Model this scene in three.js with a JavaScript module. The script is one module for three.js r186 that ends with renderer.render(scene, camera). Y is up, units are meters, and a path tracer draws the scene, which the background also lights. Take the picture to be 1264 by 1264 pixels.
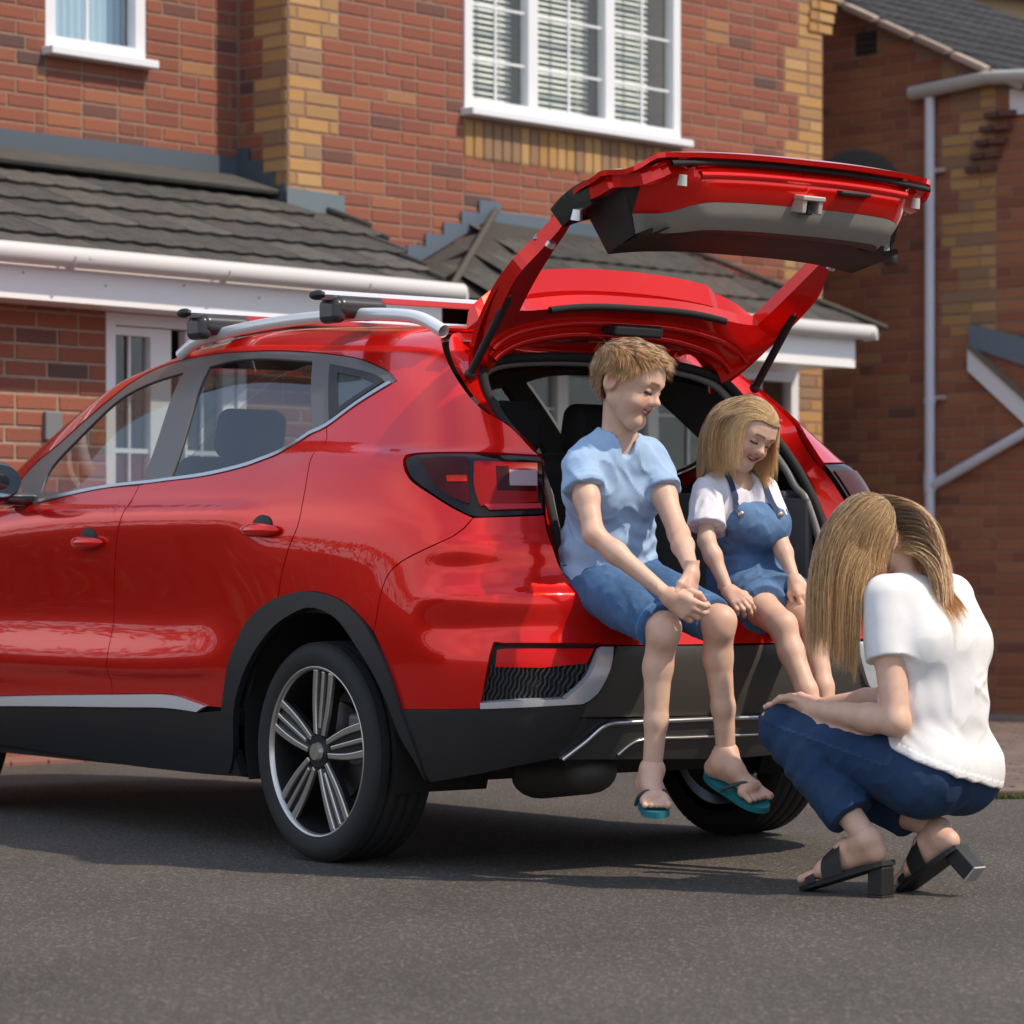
import * as THREE from 'three';
import { mergeGeometries } from 'three/addons/utils/BufferGeometryUtils.js';
import { RoundedBoxGeometry } from 'three/addons/geometries/RoundedBoxGeometry.js';
import { ImprovedNoise } from 'three/addons/math/ImprovedNoise.js';

// ---------------------------------------------------------------- camera, sky, sun, exposure
const scene = new THREE.Scene();
const camera = new THREE.PerspectiveCamera(18.884, 1, 0.1, 400);
camera.position.set(0, 0.868, 0);
camera.setViewOffset(1264, 1264, 0, -68, 1264, 1264);   // shifted lens: the horizon lies below the middle, uprights stay upright
camera.focus = 8.9; camera.userData.fStop = 5;
scene.add(camera);
const renderer = new THREE.WebGLRenderer({ antialias: true });
renderer.toneMapping = THREE.LinearToneMapping;
renderer.toneMappingExposure = 1.32;
renderer.shadowMap.enabled = true;
const SKY = 1.05;   // radiance of the sky
const SUN = new THREE.Vector3(0.80, 1.05, 0.32).normalize();
const skyTex = (() => {   // bright summer sky: pale blue overhead, hazy white low down, drifting thin cloud
  const w = 512, h = 256, d = new Float32Array(w * h * 4), n = new ImprovedNoise(), f = (x, y, z) => { let a = 0, k = 0.5; for (let i = 0; i < 5; i++) { a += k * n.noise(x, y, z); x *= 2; y *= 2; z *= 2; k *= 0.5; } return a; };
  for (let j = 0; j < h; j++) for (let i = 0; i < w; i++) {
    const el = ((j + 0.5) / h - 0.5) * Math.PI, az = ((i + 0.5) / w) * 2 * Math.PI, y = Math.sin(el), c = Math.cos(el), x = c * Math.cos(az), z = c * Math.sin(az), up = Math.max(y, 0), k = Math.pow(1 - up, 2.5), q = 1 / (up + 0.25);
    const cl = Math.min(1, Math.max(0, (f(x * q * 1.3 + 5, y * q, z * q * 1.3 + 2) + 0.10) * 2.2)) * Math.min(1, up * 9);
    const mixc = (a0, b0) => a0 * (1 - k) + b0 * k, base = [mixc(0.26, 0.72), mixc(0.40, 0.74), mixc(0.66, 0.76)], o = (j * w + i) * 4; for (let m = 0; m < 3; m++) d[o + m] = SKY * (base[m] * (1 - 0.75 * cl) + [0.98, 0.96, 0.93][m] * 0.75 * cl) * (y < -0.02 ? 0.35 : 1); d[o + 3] = 1;
  }
  const t = new THREE.DataTexture(d, w, h, THREE.RGBAFormat, THREE.FloatType); t.mapping = THREE.EquirectangularReflectionMapping; t.magFilter = t.minFilter = THREE.LinearFilter; t.needsUpdate = true; return t;
})();
scene.background = skyTex; scene.environment = skyTex; scene.backgroundIntensity = scene.environmentIntensity = 1;
const sun = new THREE.DirectionalLight(0xffedd6, 3.2);
sun.name = 'sun'; sun.position.copy(SUN).multiplyScalar(60).add(new THREE.Vector3(0, 0, -12)); sun.target.position.set(0, 0, -12);
sun.castShadow = true; sun.shadow.radius = 2; sun.shadow.mapSize.set(4096, 4096);
Object.assign(sun.shadow.camera, { left: -25, right: 25, top: 25, bottom: -25, near: 1, far: 140 });
scene.add(sun, sun.target);

// ---------------------------------------------------------------- helpers
function rng(seed) { let s = seed >>> 0; return () => { s = (s + 0x6D2B79F5) >>> 0; let t = s; t = Math.imul(t ^ (t >>> 15), t | 1); t ^= t + Math.imul(t ^ (t >>> 7), t | 61); return ((t ^ (t >>> 14)) >>> 0) / 4294967296; }; }
const V = (x, y, z) => new THREE.Vector3(x, y, z);
const mix = (a, b, t) => a + (b - a) * t, clamp = (x, a = 0, b = 1) => Math.min(b, Math.max(a, x)), sstep = (a, b, x) => { const t = clamp((x - a) / (b - a)); return t * t * (3 - 2 * t); };
const perlin = new ImprovedNoise();
const noise = (x, y, z) => perlin.noise(x + 31.7, y + 17.3, z + 53.1);
const fbm = (x, y, z, n = 4) => { let a = 0, w = 0.5; for (let i = 0; i < n; i++) { a += w * noise(x, y, z); x *= 2.03; y *= 2.03; z *= 2.03; w *= 0.5; } return a; };
const col = (r, g, b) => new THREE.Color().setRGB(r, g, b);
const used = {};
function numbered(name) { const n = used[name] = (used[name] ?? -1) + 1; return n ? `${name}_${String(n).padStart(3, '0')}` : name; }
function tag(o, label, category, group) { o.userData.label = label; o.userData.category = category; if (group) o.userData.group = group; return o; }
function thing(name, label, category, pos = [0, 0, 0], turn = 0, group) {
  const o = new THREE.Group(); o.name = numbered(name); o.position.set(...pos); o.rotation.y = turn; scene.add(o);
  return tag(o, label, category, group);
}
function obj(name, geometry, material, parent = scene) {
  const g = Array.isArray(geometry) ? join(geometry) : geometry;
  const m = new THREE.Mesh(g, material); m.name = parent === scene ? numbered(name) : name; m.castShadow = m.receiveShadow = true; parent.add(m); return m;
}
function struct(name, geometry, material) { const m = obj(name, geometry, material); m.userData.kind = 'structure'; return m; }
function join(list) {
  list = list.map((g) => (g.index ? g.toNonIndexed() : g));
  const keys = ['position', 'normal', 'uv', 'color'].filter((k) => list.every((g) => g.attributes[k]));
  for (const g of list) for (const k of Object.keys(g.attributes)) if (!keys.includes(k)) g.deleteAttribute(k);
  return mergeGeometries(list);
}
function geo(pos, idx, nor, colr, uv) {
  const g = new THREE.BufferGeometry();
  g.setAttribute('position', new THREE.Float32BufferAttribute(pos, 3));
  if (idx) g.setIndex(idx);
  if (uv) g.setAttribute('uv', new THREE.Float32BufferAttribute(uv, 2));
  if (colr) g.setAttribute('color', new THREE.Float32BufferAttribute(colr, 3));
  if (nor) g.setAttribute('normal', new THREE.Float32BufferAttribute(nor, 3)); else g.computeVertexNormals();
  return g;
}
function box(w, h, d, x = 0, y = 0, z = 0, r = 0, seg = 2) { const g = r ? new RoundedBoxGeometry(w, h, d, seg, r) : new THREE.BoxGeometry(w, h, d); return g.translate(x, y, z); }
function tube(points, r, seg = 40, sides = 10, closed = false) { return new THREE.TubeGeometry(new THREE.CatmullRomCurve3(points.map((p) => (p.isVector3 ? p : V(...p))), closed, 'centripetal'), seg, r, sides, closed); }
function rod(a, b, r, sides = 12, r2 = r) {   // straight bar with closed ends from a to b
  const A = V(...a), B = V(...b), d = B.clone().sub(A), g = new THREE.CylinderGeometry(r2, r, d.length(), sides);
  return g.applyQuaternion(new THREE.Quaternion().setFromUnitVectors(V(0, 1, 0), d.normalize())).translate((A.x + B.x) / 2, (A.y + B.y) / 2, (A.z + B.z) / 2);
}
function prism(pts, depth, bevel = 0) {   // outline in x,y pushed along z, centred on z = 0
  const s = new THREE.Shape(pts.map((p) => new THREE.Vector2(...p)));
  return new THREE.ExtrudeGeometry(s, { depth: depth - 2 * bevel, bevelEnabled: bevel > 0, bevelSize: bevel, bevelThickness: bevel, bevelOffset: -bevel, bevelSegments: 2, curveSegments: 8 }).translate(0, 0, -depth / 2 + bevel);
}
function dataTex(n, fn, srgb = false, rx = 1, ry = 1) {
  const d = new Uint8Array(n * n * 4);
  for (let j = 0; j < n; j++) for (let i = 0; i < n; i++) { const c = fn(i / n, j / n, i, j), k = (j * n + i) * 4; for (let q = 0; q < 3; q++) d[k + q] = clamp(Array.isArray(c) ? c[q] : c) * 255; d[k + 3] = 255; }
  const t = new THREE.DataTexture(d, n, n); t.wrapS = t.wrapT = THREE.RepeatWrapping; t.magFilter = THREE.LinearFilter; t.minFilter = THREE.LinearMipmapLinearFilter; t.generateMipmaps = true; t.repeat.set(rx, ry);
  if (srgb) t.colorSpace = THREE.SRGBColorSpace; t.needsUpdate = true; return t;
}
const std = (color, roughness = 0.7, metalness = 0, more = {}) => new THREE.MeshStandardMaterial({ color, roughness, metalness, ...more });
const phys = (color, roughness, metalness, more = {}) => new THREE.MeshPhysicalMaterial({ color, roughness, metalness, ...more });
const mirrorX = (g, axis = 'z') => {  // a mirrored copy, faces turned the right way round
  const m = (g.index ? g.toNonIndexed() : g.clone()), p = m.attributes.position, n = m.attributes.normal, k = { x: 0, y: 1, z: 2 }[axis];
  for (let i = 0; i < p.count; i++) { p.array[i * 3 + k] *= -1; if (n) n.array[i * 3 + k] *= -1; }
  for (const a of Object.values(m.attributes)) for (let i = 0; i < a.count; i += 3) for (let c = 0; c < a.itemSize; c++) { const t = a.array[(i + 1) * a.itemSize + c]; a.array[(i + 1) * a.itemSize + c] = a.array[(i + 2) * a.itemSize + c]; a.array[(i + 2) * a.itemSize + c] = t; }
  return m;
};

// shared materials
const M = {
  black: std(col(0.012, 0.012, 0.013), 0.55), rubber: std(col(0.014, 0.014, 0.014), 0.8), darkPlastic: std(col(0.022, 0.023, 0.025), 0.5),
  white: std(col(0.78, 0.79, 0.8), 0.35), chrome: std(col(0.85, 0.86, 0.88), 0.08, 1), silver: std(col(0.62, 0.62, 0.62), 0.3, 0.9),
  glass: phys(col(0.96, 0.98, 0.97), 0.02, 0, { transmission: 1, thickness: 0, ior: 1.5 }),
  lead: std(col(0.075, 0.10, 0.13), 0.6, 0.1),
};
// ================================================================ ground
const drop = (x, z) => -0.15 * sstep(11.6, 19, -z) * sstep(0.4, 1.8, x);
const tarTex = (() => {
  const n = 1024, r = rng(5), h = new Float32Array(n * n);
  for (let k = 0; k < 36000; k++) { const x = (r() * n) | 0, y = (r() * n) | 0, s = 1 + (r() * r() * 5.2) | 0, t = r(), up = 0.35 + 0.65 * r(); for (let j = -s; j <= s; j++) for (let i = -s; i <= s; i++) { if (i * i + j * j > s * s + 0.5) continue; const q = ((y + j + n) % n) * n + ((x + i + n) % n); h[q] = Math.max(h[q] * 0.4, up * (1 - (i * i + j * j) / (s * s + 1.5)) * (0.6 + 0.4 * t)); } }
  const c = dataTex(n, (x, y, i, j) => { const q = h[j * n + i], k = ((i * 7349 + j * 9151) % 97) / 97, w = 0.235 + 0.30 * q + 0.14 * (k - 0.5), f = 0.05 * Math.sin(x * 6.283 * 2) * Math.sin(y * 6.283); const v = w + f * 0.3; return [v * 1.06, v * 0.985, v * 0.905]; }, true, 1, 1);
  return { c, b: dataTex(n, (x, y, i, j) => h[j * n + i], false, 1, 1) };
})();
const tarmacMat = std(0xffffff, 0.88, 0, { map: tarTex.c, bumpMap: tarTex.b, bumpScale: 0.006, vertexColors: true });
{
  // one sheet: fine cells near the car, wide ones to the horizon; uv in units of 1.4 m
  const xs = [], zs = []; for (let x = -8; x <= 8; x += 0.25) xs.push(x); for (let z = -24; z <= 2; z += 0.25) zs.push(z);
  xs.unshift(-150, -60, -25, -14); xs.push(14, 25, 60, 150); zs.unshift(-300, -120, -60, -36); zs.push(8, 20, 60, 150);
  const P = [], U = [], C = [], I = [];
  for (const z of zs) for (const x of xs) { P.push(x, drop(x, z), z); U.push(x / 1.7, z / 1.7); const s = 1 + 0.22 * fbm(x * 0.45, 0, z * 0.45, 3) + 0.12 * fbm(x * 2.1, 3, z * 2.1, 2), d = 0.10 * sstep(0.1, 0.35, fbm(x * 0.9 + 7, 9, z * 0.5, 3)); C.push(s - d, (s - d) * 0.995, (s - d) * 0.98); }
  const w = xs.length; for (let j = 0; j < zs.length - 1; j++) for (let i = 0; i < w - 1; i++) { const a = j * w + i; I.push(a, a + w, a + 1, a + 1, a + w, a + w + 1); }
  struct('tarmac', geo(P, I, null, C, U), tarmacMat);
}
// ================================================================ brick houses
const HOUSE_TURN = 46.4 * Math.PI / 180;   // local x runs along the front, z comes out of it
const grain = dataTex(256, (x, y) => 0.80 + 0.25 * fbm(x * 24, y * 24, 1, 3) + 0.12 * fbm(x * 90, y * 90, 4, 2), false);
const bumpGrain = dataTex(256, (x, y) => 0.5 + 0.5 * fbm(x * 40, y * 40, 8, 4), false);
const brickM = (r, g, b) => std(col(r, g, b), 0.88, 0, { map: grain, bumpMap: bumpGrain, bumpScale: 0.004 });
const REDS = [[0.36, 0.105, 0.058], [0.34, 0.098, 0.055], [0.38, 0.115, 0.06], [0.31, 0.092, 0.055], [0.29, 0.088, 0.055], [0.41, 0.14, 0.068], [0.35, 0.11, 0.062], [0.20, 0.078, 0.058], [0.145, 0.07, 0.058], [0.44, 0.19, 0.085]].map((c) => brickM(c[0] * 0.93, c[1] * 1.04, c[2] * 1.12));
const REDP = [0.20, 0.38, 0.52, 0.65, 0.76, 0.83, 0.91, 0.95, 0.975, 1];
const REDN = [[0.40, 0.15, 0.078], [0.37, 0.135, 0.07], [0.43, 0.17, 0.085], [0.34, 0.125, 0.068], [0.31, 0.11, 0.065], [0.44, 0.19, 0.09], [0.38, 0.15, 0.08], [0.25, 0.10, 0.065], [0.20, 0.09, 0.065], [0.46, 0.21, 0.10]].map((c) => brickM(...c));
const TANS = [[0.55, 0.31, 0.115], [0.50, 0.28, 0.11], [0.58, 0.35, 0.15], [0.44, 0.25, 0.11], [0.36, 0.22, 0.13]].map((c) => brickM(...c));
const mortarC = std(col(0.40, 0.30, 0.23), 0.95, 0, { map: grain, bumpMap: bumpGrain, bumpScale: 0.004 });
const mortar = std(col(0.34, 0.215, 0.16), 0.95, 0, { map: grain, bumpMap: bumpGrain, bumpScale: 0.004 });
const BRICK = (() => {   // unit brick, front towards +z, its front edges worn
  const b = [0.02, 0.075], P = [], U = [], q = (a, c, d, e) => { for (const p of [a, c, d, a, d, e]) { P.push(...p); U.push(p[0] * 0.9 + 0.5, p[1] * 0.3 + 0.5); } };
  const o = (x, y, z) => [x, y, z], X = 0.5, Y = 0.5, x = X - b[0], y = Y - b[1], z0 = -1, z1 = -0.35, z2 = 0;
  q(o(-x, -y, z2), o(x, -y, z2), o(x, y, z2), o(-x, y, z2));
  q(o(-X, -Y, z1), o(X, -Y, z1), o(x, -y, z2), o(-x, -y, z2)); q(o(-x, y, z2), o(x, y, z2), o(X, Y, z1), o(-X, Y, z1));
  q(o(X, -Y, z1), o(X, Y, z1), o(x, y, z2), o(x, -y, z2)); q(o(-X, Y, z1), o(-X, -Y, z1), o(-x, -y, z2), o(-x, y, z2));
  q(o(-X, -Y, z0), o(X, -Y, z0), o(X, -Y, z1), o(-X, -Y, z1)); q(o(-X, Y, z1), o(X, Y, z1), o(X, Y, z0), o(-X, Y, z0));
  q(o(X, -Y, z0), o(X, Y, z0), o(X, Y, z1), o(X, -Y, z1)); q(o(-X, Y, z0), o(-X, -Y, z0), o(-X, -Y, z1), o(-X, Y, z1));
  return geo(P, null, null, null, U);
})();
// lays the bricks of one wall: s runs along it, y up; tan(row, s) says where buff brick goes, keep(s, y) where the wall is
function layBricks(list, wall, { s0, s1, y0, y1, at, turn, tan, keep, reds = REDS, length = 0.24, seed = 1, joint = 0.010 }) {
  const r = rng(seed), rows = Math.floor((y1 - y0) / 0.075);
  for (let j = 0; j < rows; j++) {
    const y = y0 + (j + 0.5) * 0.075; let s = s0 - (j % 2 ? length / 2 : 0) - length * (j % 4 === 3 ? 0.25 : 0);
    const cuts = [s1]; if (tan) for (const c of tan(j)) cuts.push(c); cuts.sort((a, b) => a - b);
    while (s < s1 - 0.02) {
      let e = s + (r() < 0.13 ? length / 2 : length); const a = Math.max(s, s0); const cut = cuts.find((c) => c > a + 0.03 && c < e + 0.045); if (cut !== undefined) e = cut;
      const w = e - a - joint, m = (a + e) / 2; s = e; if (w < 0.03 || (keep && !keep(m, y, w))) continue;
      const zones = tan ? tan(j) : [], buff = zones.length && ((zones.lo !== undefined && m < zones.lo) || (zones.hi !== undefined && m > zones.hi && m < (zones.to ?? 99))), p = r();
      list.push({ wall, pos: at(m, y, 0.005 + 0.003 * (r() - 0.5)), turn, w, h: 0.075 - joint + 0.002 * (r() - 0.5), tilt: (r() - 0.5) * 0.008, mat: buff ? TANS[(r() * TANS.length) | 0] : reds[REDP.findIndex((c) => p < c)] });
    }
  }
}
const PV = new THREE.Vector3();
function onPhoto(p) { const c = Math.cos(HOUSE_TURN), s = Math.sin(HOUSE_TURN), x = p[0] * c + p[2] * s, d = p[0] * s - p[2] * c; return [632 + 3800 * x / d, 700 - 3800 * (p[1] - 0.868) / d, d]; }
function setBricks(list, most = 300) {   // the nearest ones in view as bricks of their own, the rest joined wall by wall
  const score = (b) => { const [x, y, d] = onPhoto(b.pos); const out = x < -8 || x > 1272 || y < -8 || y > 905; const hid = (x > 150 && x < 1010 && y > 470) || (x > 250 && x < 990 && y > 420) || (x < 150 && y > 600 + 0.0 * x && y < 905); return (out ? 100 : hid ? 50 : 0) + d; };
  const order = list.map((b) => [score(b), b]).sort((a, b) => a[0] - b[0]), rest = new Map();
  order.forEach(([, b], k) => {
    if (k < most) { const m = obj('brick', BRICK, b.mat, b.wall); m.position.set(...b.pos); m.rotation.set(0, b.turn, b.tilt); m.scale.set(b.w, b.h, b.z ?? 0.02); }
    else { const key = b.wall.uuid + b.mat.uuid; if (!rest.has(key)) rest.set(key, { b, g: [] }); rest.get(key).g.push(BRICK.clone().scale(b.w, b.h, b.z ?? 0.02).rotateZ(b.tilt).rotateY(b.turn).translate(...b.pos)); }
  });
  for (const { b, g } of rest.values()) { const m = obj('brickwork', join(g), b.mat, b.wall); m.userData.kind = 'stuff'; }
}
const slab = (x0, x1, y0, y1, z0, z1) => box(x1 - x0, y1 - y0, z1 - z0, (x0 + x1) / 2, (y0 + y1) / 2, (z0 + z1) / 2);
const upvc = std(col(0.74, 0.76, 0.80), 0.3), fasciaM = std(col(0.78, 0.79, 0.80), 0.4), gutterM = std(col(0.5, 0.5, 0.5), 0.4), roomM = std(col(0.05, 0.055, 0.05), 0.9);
const tileMs = [[0.080, 0.075, 0.069], [0.095, 0.088, 0.080], [0.068, 0.065, 0.062], [0.11, 0.10, 0.090]].map((c) => std(col(...c), 0.9, 0, { map: dataTex(256, (x, y) => 0.72 + 0.5 * fbm(x * 14, y * 14, c[0] * 90, 4) + (fbm(x * 30, y * 30, 2 + c[0], 3) > 0.28 ? 0.7 : 0), false), bumpMap: bumpGrain, bumpScale: 0.008 }));
// a white casement window in a wall facing +z: outer frame, mullions, sashes with glazing bars, glass, sill
function casement(parent, { x0, x1, y0, y1, z, mull = [], bars = [], rows = [], frame = 0.065, sill = true, depth = 0.07, dark = true }) {
  const w = new THREE.Group(); w.name = 'window'; parent.add(w);
  obj('frame', join([slab(x0, x1, y0, y0 + frame, z - depth, z), slab(x0, x1, y1 - frame, y1, z - depth, z), slab(x0, x0 + frame, y0 + frame, y1 - frame, z - depth, z), slab(x1 - frame, x1, y0 + frame, y1 - frame, z - depth, z), ...mull.map((m) => slab(m - frame * 0.62, m + frame * 0.62, y0 + frame, y1 - frame, z - depth, z - 0.004))]), upvc, w);
  const edges = [x0 + frame, ...mull.flatMap((m) => [m - frame * 0.62, m + frame * 0.62]), x1 - frame];
  for (let k = 0; k < edges.length; k += 2) {
    const a = edges[k], b = edges[k + 1];
    obj('pane', slab(a, b, y0 + frame, y1 - frame, z - 0.045, z - 0.041), M.glass, w);
    const vb = bars[k / 2] ?? [(a + b) / 2];
    vb.forEach((c) => obj('glazing_bar', slab(c - 0.008, c + 0.008, y0 + frame, y1 - frame, z - 0.040, z - 0.028), upvc, w));
    (Array.isArray(rows[0]) ? rows[k / 2] : rows).forEach((c) => obj('glazing_bar', slab(a, b, c - 0.007, c + 0.007, z - 0.0405, z - 0.029), upvc, w));
  }
  if (sill) obj('sill', box(x1 - x0 + 0.05, 0.045, 0.15, (x0 + x1) / 2, y0 - 0.0235, z + 0.015, 0.008), upvc, w);
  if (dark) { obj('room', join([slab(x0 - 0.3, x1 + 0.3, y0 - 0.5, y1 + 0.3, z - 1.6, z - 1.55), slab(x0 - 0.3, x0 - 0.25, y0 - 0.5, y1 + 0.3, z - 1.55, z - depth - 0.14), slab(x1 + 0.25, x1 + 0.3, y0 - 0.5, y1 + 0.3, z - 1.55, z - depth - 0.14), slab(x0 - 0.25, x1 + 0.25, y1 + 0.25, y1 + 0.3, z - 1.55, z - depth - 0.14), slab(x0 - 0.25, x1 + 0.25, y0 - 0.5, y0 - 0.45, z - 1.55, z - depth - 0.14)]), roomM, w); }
  return w;
}
// courses of roof tiles on a slope that falls towards +z (house axes); edge0/edge1 give the ends of a course
function tileSlope(parent, { zE, yE, slope, courses, gauge = 0.34, edge0, edge1, width = 0.30, seed = 3 }) {
  const r = rng(seed), ang = Math.atan(slope), sheets = [];
  const tileG = [0, 1, 2].map((k) => { const g = box(1, 1, 1, 0, 0, 0.0), p = g.attributes.position; return g; });
  for (let j = 0; j < courses; j++) {
    const z = zE - j * gauge * Math.cos(ang), y = yE + j * gauge * Math.sin(ang), zu = z - gauge * Math.cos(ang) * 0.8, a0 = Math.max(edge0(z), edge0(zu)), a1 = Math.min(edge1(z), edge1(zu)); let x = a0 - (j % 2 ? width / 2 : 0);
    while (x < a1 - 0.02) {
      const a = Math.max(x, a0), b = Math.min(x + width, a1); x += width; if (b - a < 0.02) continue;
      const m = obj('roof_tile', tileBase, tileMs[(r() * tileMs.length) | 0], parent); m.scale.set(b - a - 0.003, 1, 1);
      m.position.set((a + b) / 2, y + 0.016 + 0.003 * r(), z); m.rotation.set(ang - 0.075 + 0.012 * (r() - 0.5), 0, 0.006 * (r() - 0.5));
    }
  }
}
const tileBase = (() => {   // low edge at z = 0, running up the slope to z = -0.40; shallow double roll across
  const n = 8, P = [], I = [], prof = (t) => 0.0035 * Math.cos(t * Math.PI * 4); const P2 = [];
  for (let i = 0; i <= n; i++) { const t = i / n, x = t - 0.5, h = prof(t); P.push(x, h - 0.040, -0.008, x, h - 0.008, 0.004, x, h, -0.008, x, h, -0.40); P2.push(t); }
  for (let i = 0; i < n; i++) for (let k = 0; k < 3; k++) { const a = i * 4 + k; I.push(a, a + 4, a + 1, a + 1, a + 4, a + 5); }
  const g = geo(P, I).toNonIndexed(); g.computeVertexNormals(); const p = g.attributes.position, u = []; for (let i = 0; i < p.count; i++) u.push(p.getX(i) * 0.3 + 0.3, p.getZ(i)); g.setAttribute('uv', new THREE.Float32BufferAttribute(u, 2)); return g;
})();
const houseA = thing('brick_house', 'red brick house with buff corner bricks, white windows and low tiled lean-to roofs', 'house', [0, 0, 0], HOUSE_TURN);
const zA = -12.73, zB = -12.33, zC = -11.16, aB = 11.192, aE = 15.87;
{
  const H = houseA, list = [], part = (n, g, m, p = H) => obj(n, g, m, p);
  const TOP = 5.55;
  // ---- walls: mortar slabs with openings, bricks proud of them
  const holesWall = (x0, x1, y0, y1, z, t, holes) => { const s = new THREE.Shape([[x0, y0], [x1, y0], [x1, y1], [x0, y1]].map((p) => new THREE.Vector2(...p))); for (const [a, b, c, d] of holes) s.holes.push(new THREE.Path([[a, c], [a, d], [b, d], [b, c]].map((p) => new THREE.Vector2(...p)))); return new THREE.ExtrudeGeometry(s, { depth: t, bevelEnabled: false }).translate(0, 0, z - t); };
  const wa = [9.868, 10.532, 3.56, 4.75], wb = [12.545, 14.44, 3.49, 4.95], wd = [9.0, 9.86, 0.0, 2.045], ww = [12.5, 15.62, 0.55, 2.13];
  const wallA = part('wall', holesWall(6.2, aB, 0, TOP, zA, 0.25, [wa]), mortar), wallB = part('wall', holesWall(aB, aE, 0, TOP, zB, 0.25, [wb, ww]), mortar), wallC = part('wall', holesWall(6.2, 10.75, 0, 2.25, zC, 0.2, [wd]), mortarC);
  const wallR = part('wall', slab(aB, aB + 0.2, 2.5, TOP, zA, zB - 0.2501), mortar), wallE = part('wall', slab(aE - 0.25, aE, 0, TOP, zB - 6, zB - 0.2501), mortar);
  part('wall', slab(10.50, 10.75, 0, 2.25, zB + 0.01, zC - 0.201), mortar);
  const inHole = (h, m = 0.01) => (s, y, w) => s + w / 2 > h[0] - m && s - w / 2 < h[1] + m && y + 0.03 > h[2] - m && y - 0.03 < h[3] + m;
  const hA = inHole(wa, 0.004), hB = inHole(wb, 0.004), hC = inHole(wd, 0.004), hW = inHole(ww, 0.004);
  layBricks(list, wallA, { s0: 6.2, s1: aB - 0.01, y0: 2.7, y1: 5.2, at: (s, y, d) => [s, y, zA + d], turn: 0, tan: () => [wa[0], wa[1]], keep: (s, y, w) => !hA(s, y, w), seed: 11 });
  const quoinL = (j) => { const w = aB + ((j % 7) < 4 ? 0.25 : 0.375), z = [w]; z.lo = w; return z; };
  const quoinB = (j) => { const l = aB + ((j % 7) < 4 ? 0.25 : 0.375), h = aE - ((j % 8) < 4 ? 0.26 : 0.40), z = [l, h, wb[0], wb[1]]; z.lo = l; z.hi = h; return z; };
  const soldier = (s, y) => s > wb[0] - 0.0 && s < wb[1] + 0.0 && y > 3.20 && y < 3.44;
  layBricks(list, wallB, { s0: aB + 0.002, s1: aE - 0.002, y0: 2.405, y1: 5.2, at: (s, y, d) => [s, y, zB + d], turn: 0, tan: quoinB, keep: (s, y, w) => !hB(s, y, w) && !soldier(s, y) && !(s > wb[0] && s < wb[1] && y > 3.4 && y < 3.5), seed: 12 });
  layBricks(list, wallB, { s0: 15.62, s1: aE - 0.002, y0: 0, y1: 2.4, at: (s, y, d) => [s, y, zB + d], turn: 0, tan: (j) => { const z = [15.62]; z.hi = j % 5 < 3 ? 15.6 : 15.7; return z; }, seed: 13 });
  layBricks(list, wallB, { s0: aB + 0.002, s1: 15.60, y0: 0, y1: 2.4, at: (s, y, d) => [s, y, zB + d], turn: 0, keep: (s, y, w) => !hW(s, y, w), seed: 16 });
  { const r = rng(8); for (let s = wb[0] + 0.004; s < wb[1] - 0.03; s += 0.078) list.push({ wall: wallB, pos: [s + 0.034, 3.318, zB + 0.011 + 0.003 * r()], turn: 0, w: 0.067, h: 0.225, tilt: 0, mat: r() < 0.35 ? TANS[4] : TANS[(r() * 4) | 0] }); }
  // the short return between the two front walls
  layBricks(list, wallR, { s0: zA + 0.012, s1: zB - 0.002, y0: 2.7, y1: 5.2, at: (s, y, d) => [aB - d, y, s], turn: -Math.PI / 2, tan: (j) => { const c = zB - ((j % 7) < 4 ? 0.27 : 0.20), z = [c]; z.hi = c; return z; }, seed: 14, length: 0.22 });
  layBricks(list, wallC, { s0: 6.2, s1: 10.75, y0: 0, y1: 2.1, at: (s, y, d) => [s, y, zC + d], turn: 0, tan: () => [wd[0], wd[1]], keep: (s, y, w) => !hC(s, y, w) && !(s > 8.63 && s < 8.735 && y > 1.44 && y < 1.58), seed: 15 });
  // kneeler: buff courses stepping out under the eaves at the far corner
  for (let k = 0; k < 9; k++) for (let q = 0; q < 2; q++) { const e = 0.022 * (k + 1); list.push({ wall: wallE, pos: [aE + e * 0.5 - 0.01 + (q ? -0.11 : 0.0), 4.36 + 0.075 * k, zB + 0.02], turn: 0, w: q ? 0.10 : 0.14 + e, h: 0.064, z: 0.2, tilt: 0, mat: TANS[(k * 2 + q) % 4] }); }
  setBricks(list);
  part('vent_cover', box(0.098, 0.13, 0.03, 8.682, 1.508, zC + 0.012, 0.006), std(col(0.16, 0.17, 0.19), 0.6), wallC);
  // ---- upper windows
  casement(H, { x0: wa[0], x1: wa[1], y0: wa[2], y1: wa[3], z: zA + 0.002, bars: [[10.165]], rows: [] });
  const curt = []; { const n = 40, P = [], I = []; for (let i = 0; i <= n; i++) for (const y of [3.5, 4.75]) P.push(mix(9.95, 10.52, i / n), y, zA - 0.16 + 0.012 * Math.sin(i * 1.9)); for (let i = 0; i < n; i++) I.push(i * 2, i * 2 + 2, i * 2 + 1, i * 2 + 1, i * 2 + 2, i * 2 + 3); part('curtain', geo(P, I), std(col(0.42, 0.58, 0.74), 0.9, 0, { side: THREE.DoubleSide })); }
  const winB = casement(H, { x0: wb[0], x1: wb[1], y0: wb[2], y1: wb[3], z: zB + 0.012, mull: [13.12, 13.795], bars: [[12.83], [13.457], [14.115]], rows: [[3.79, 4.10, 4.41], [3.79, 4.10, 4.41], [3.79, 4.10, 4.41]] });
  const slatG = prism([[-0.021, -0.002], [0, 0.002], [0.021, -0.002], [0, 0.0035]], 1).rotateY(Math.PI / 2), slatM = std(col(0.80, 0.82, 0.78), 0.5);
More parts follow.
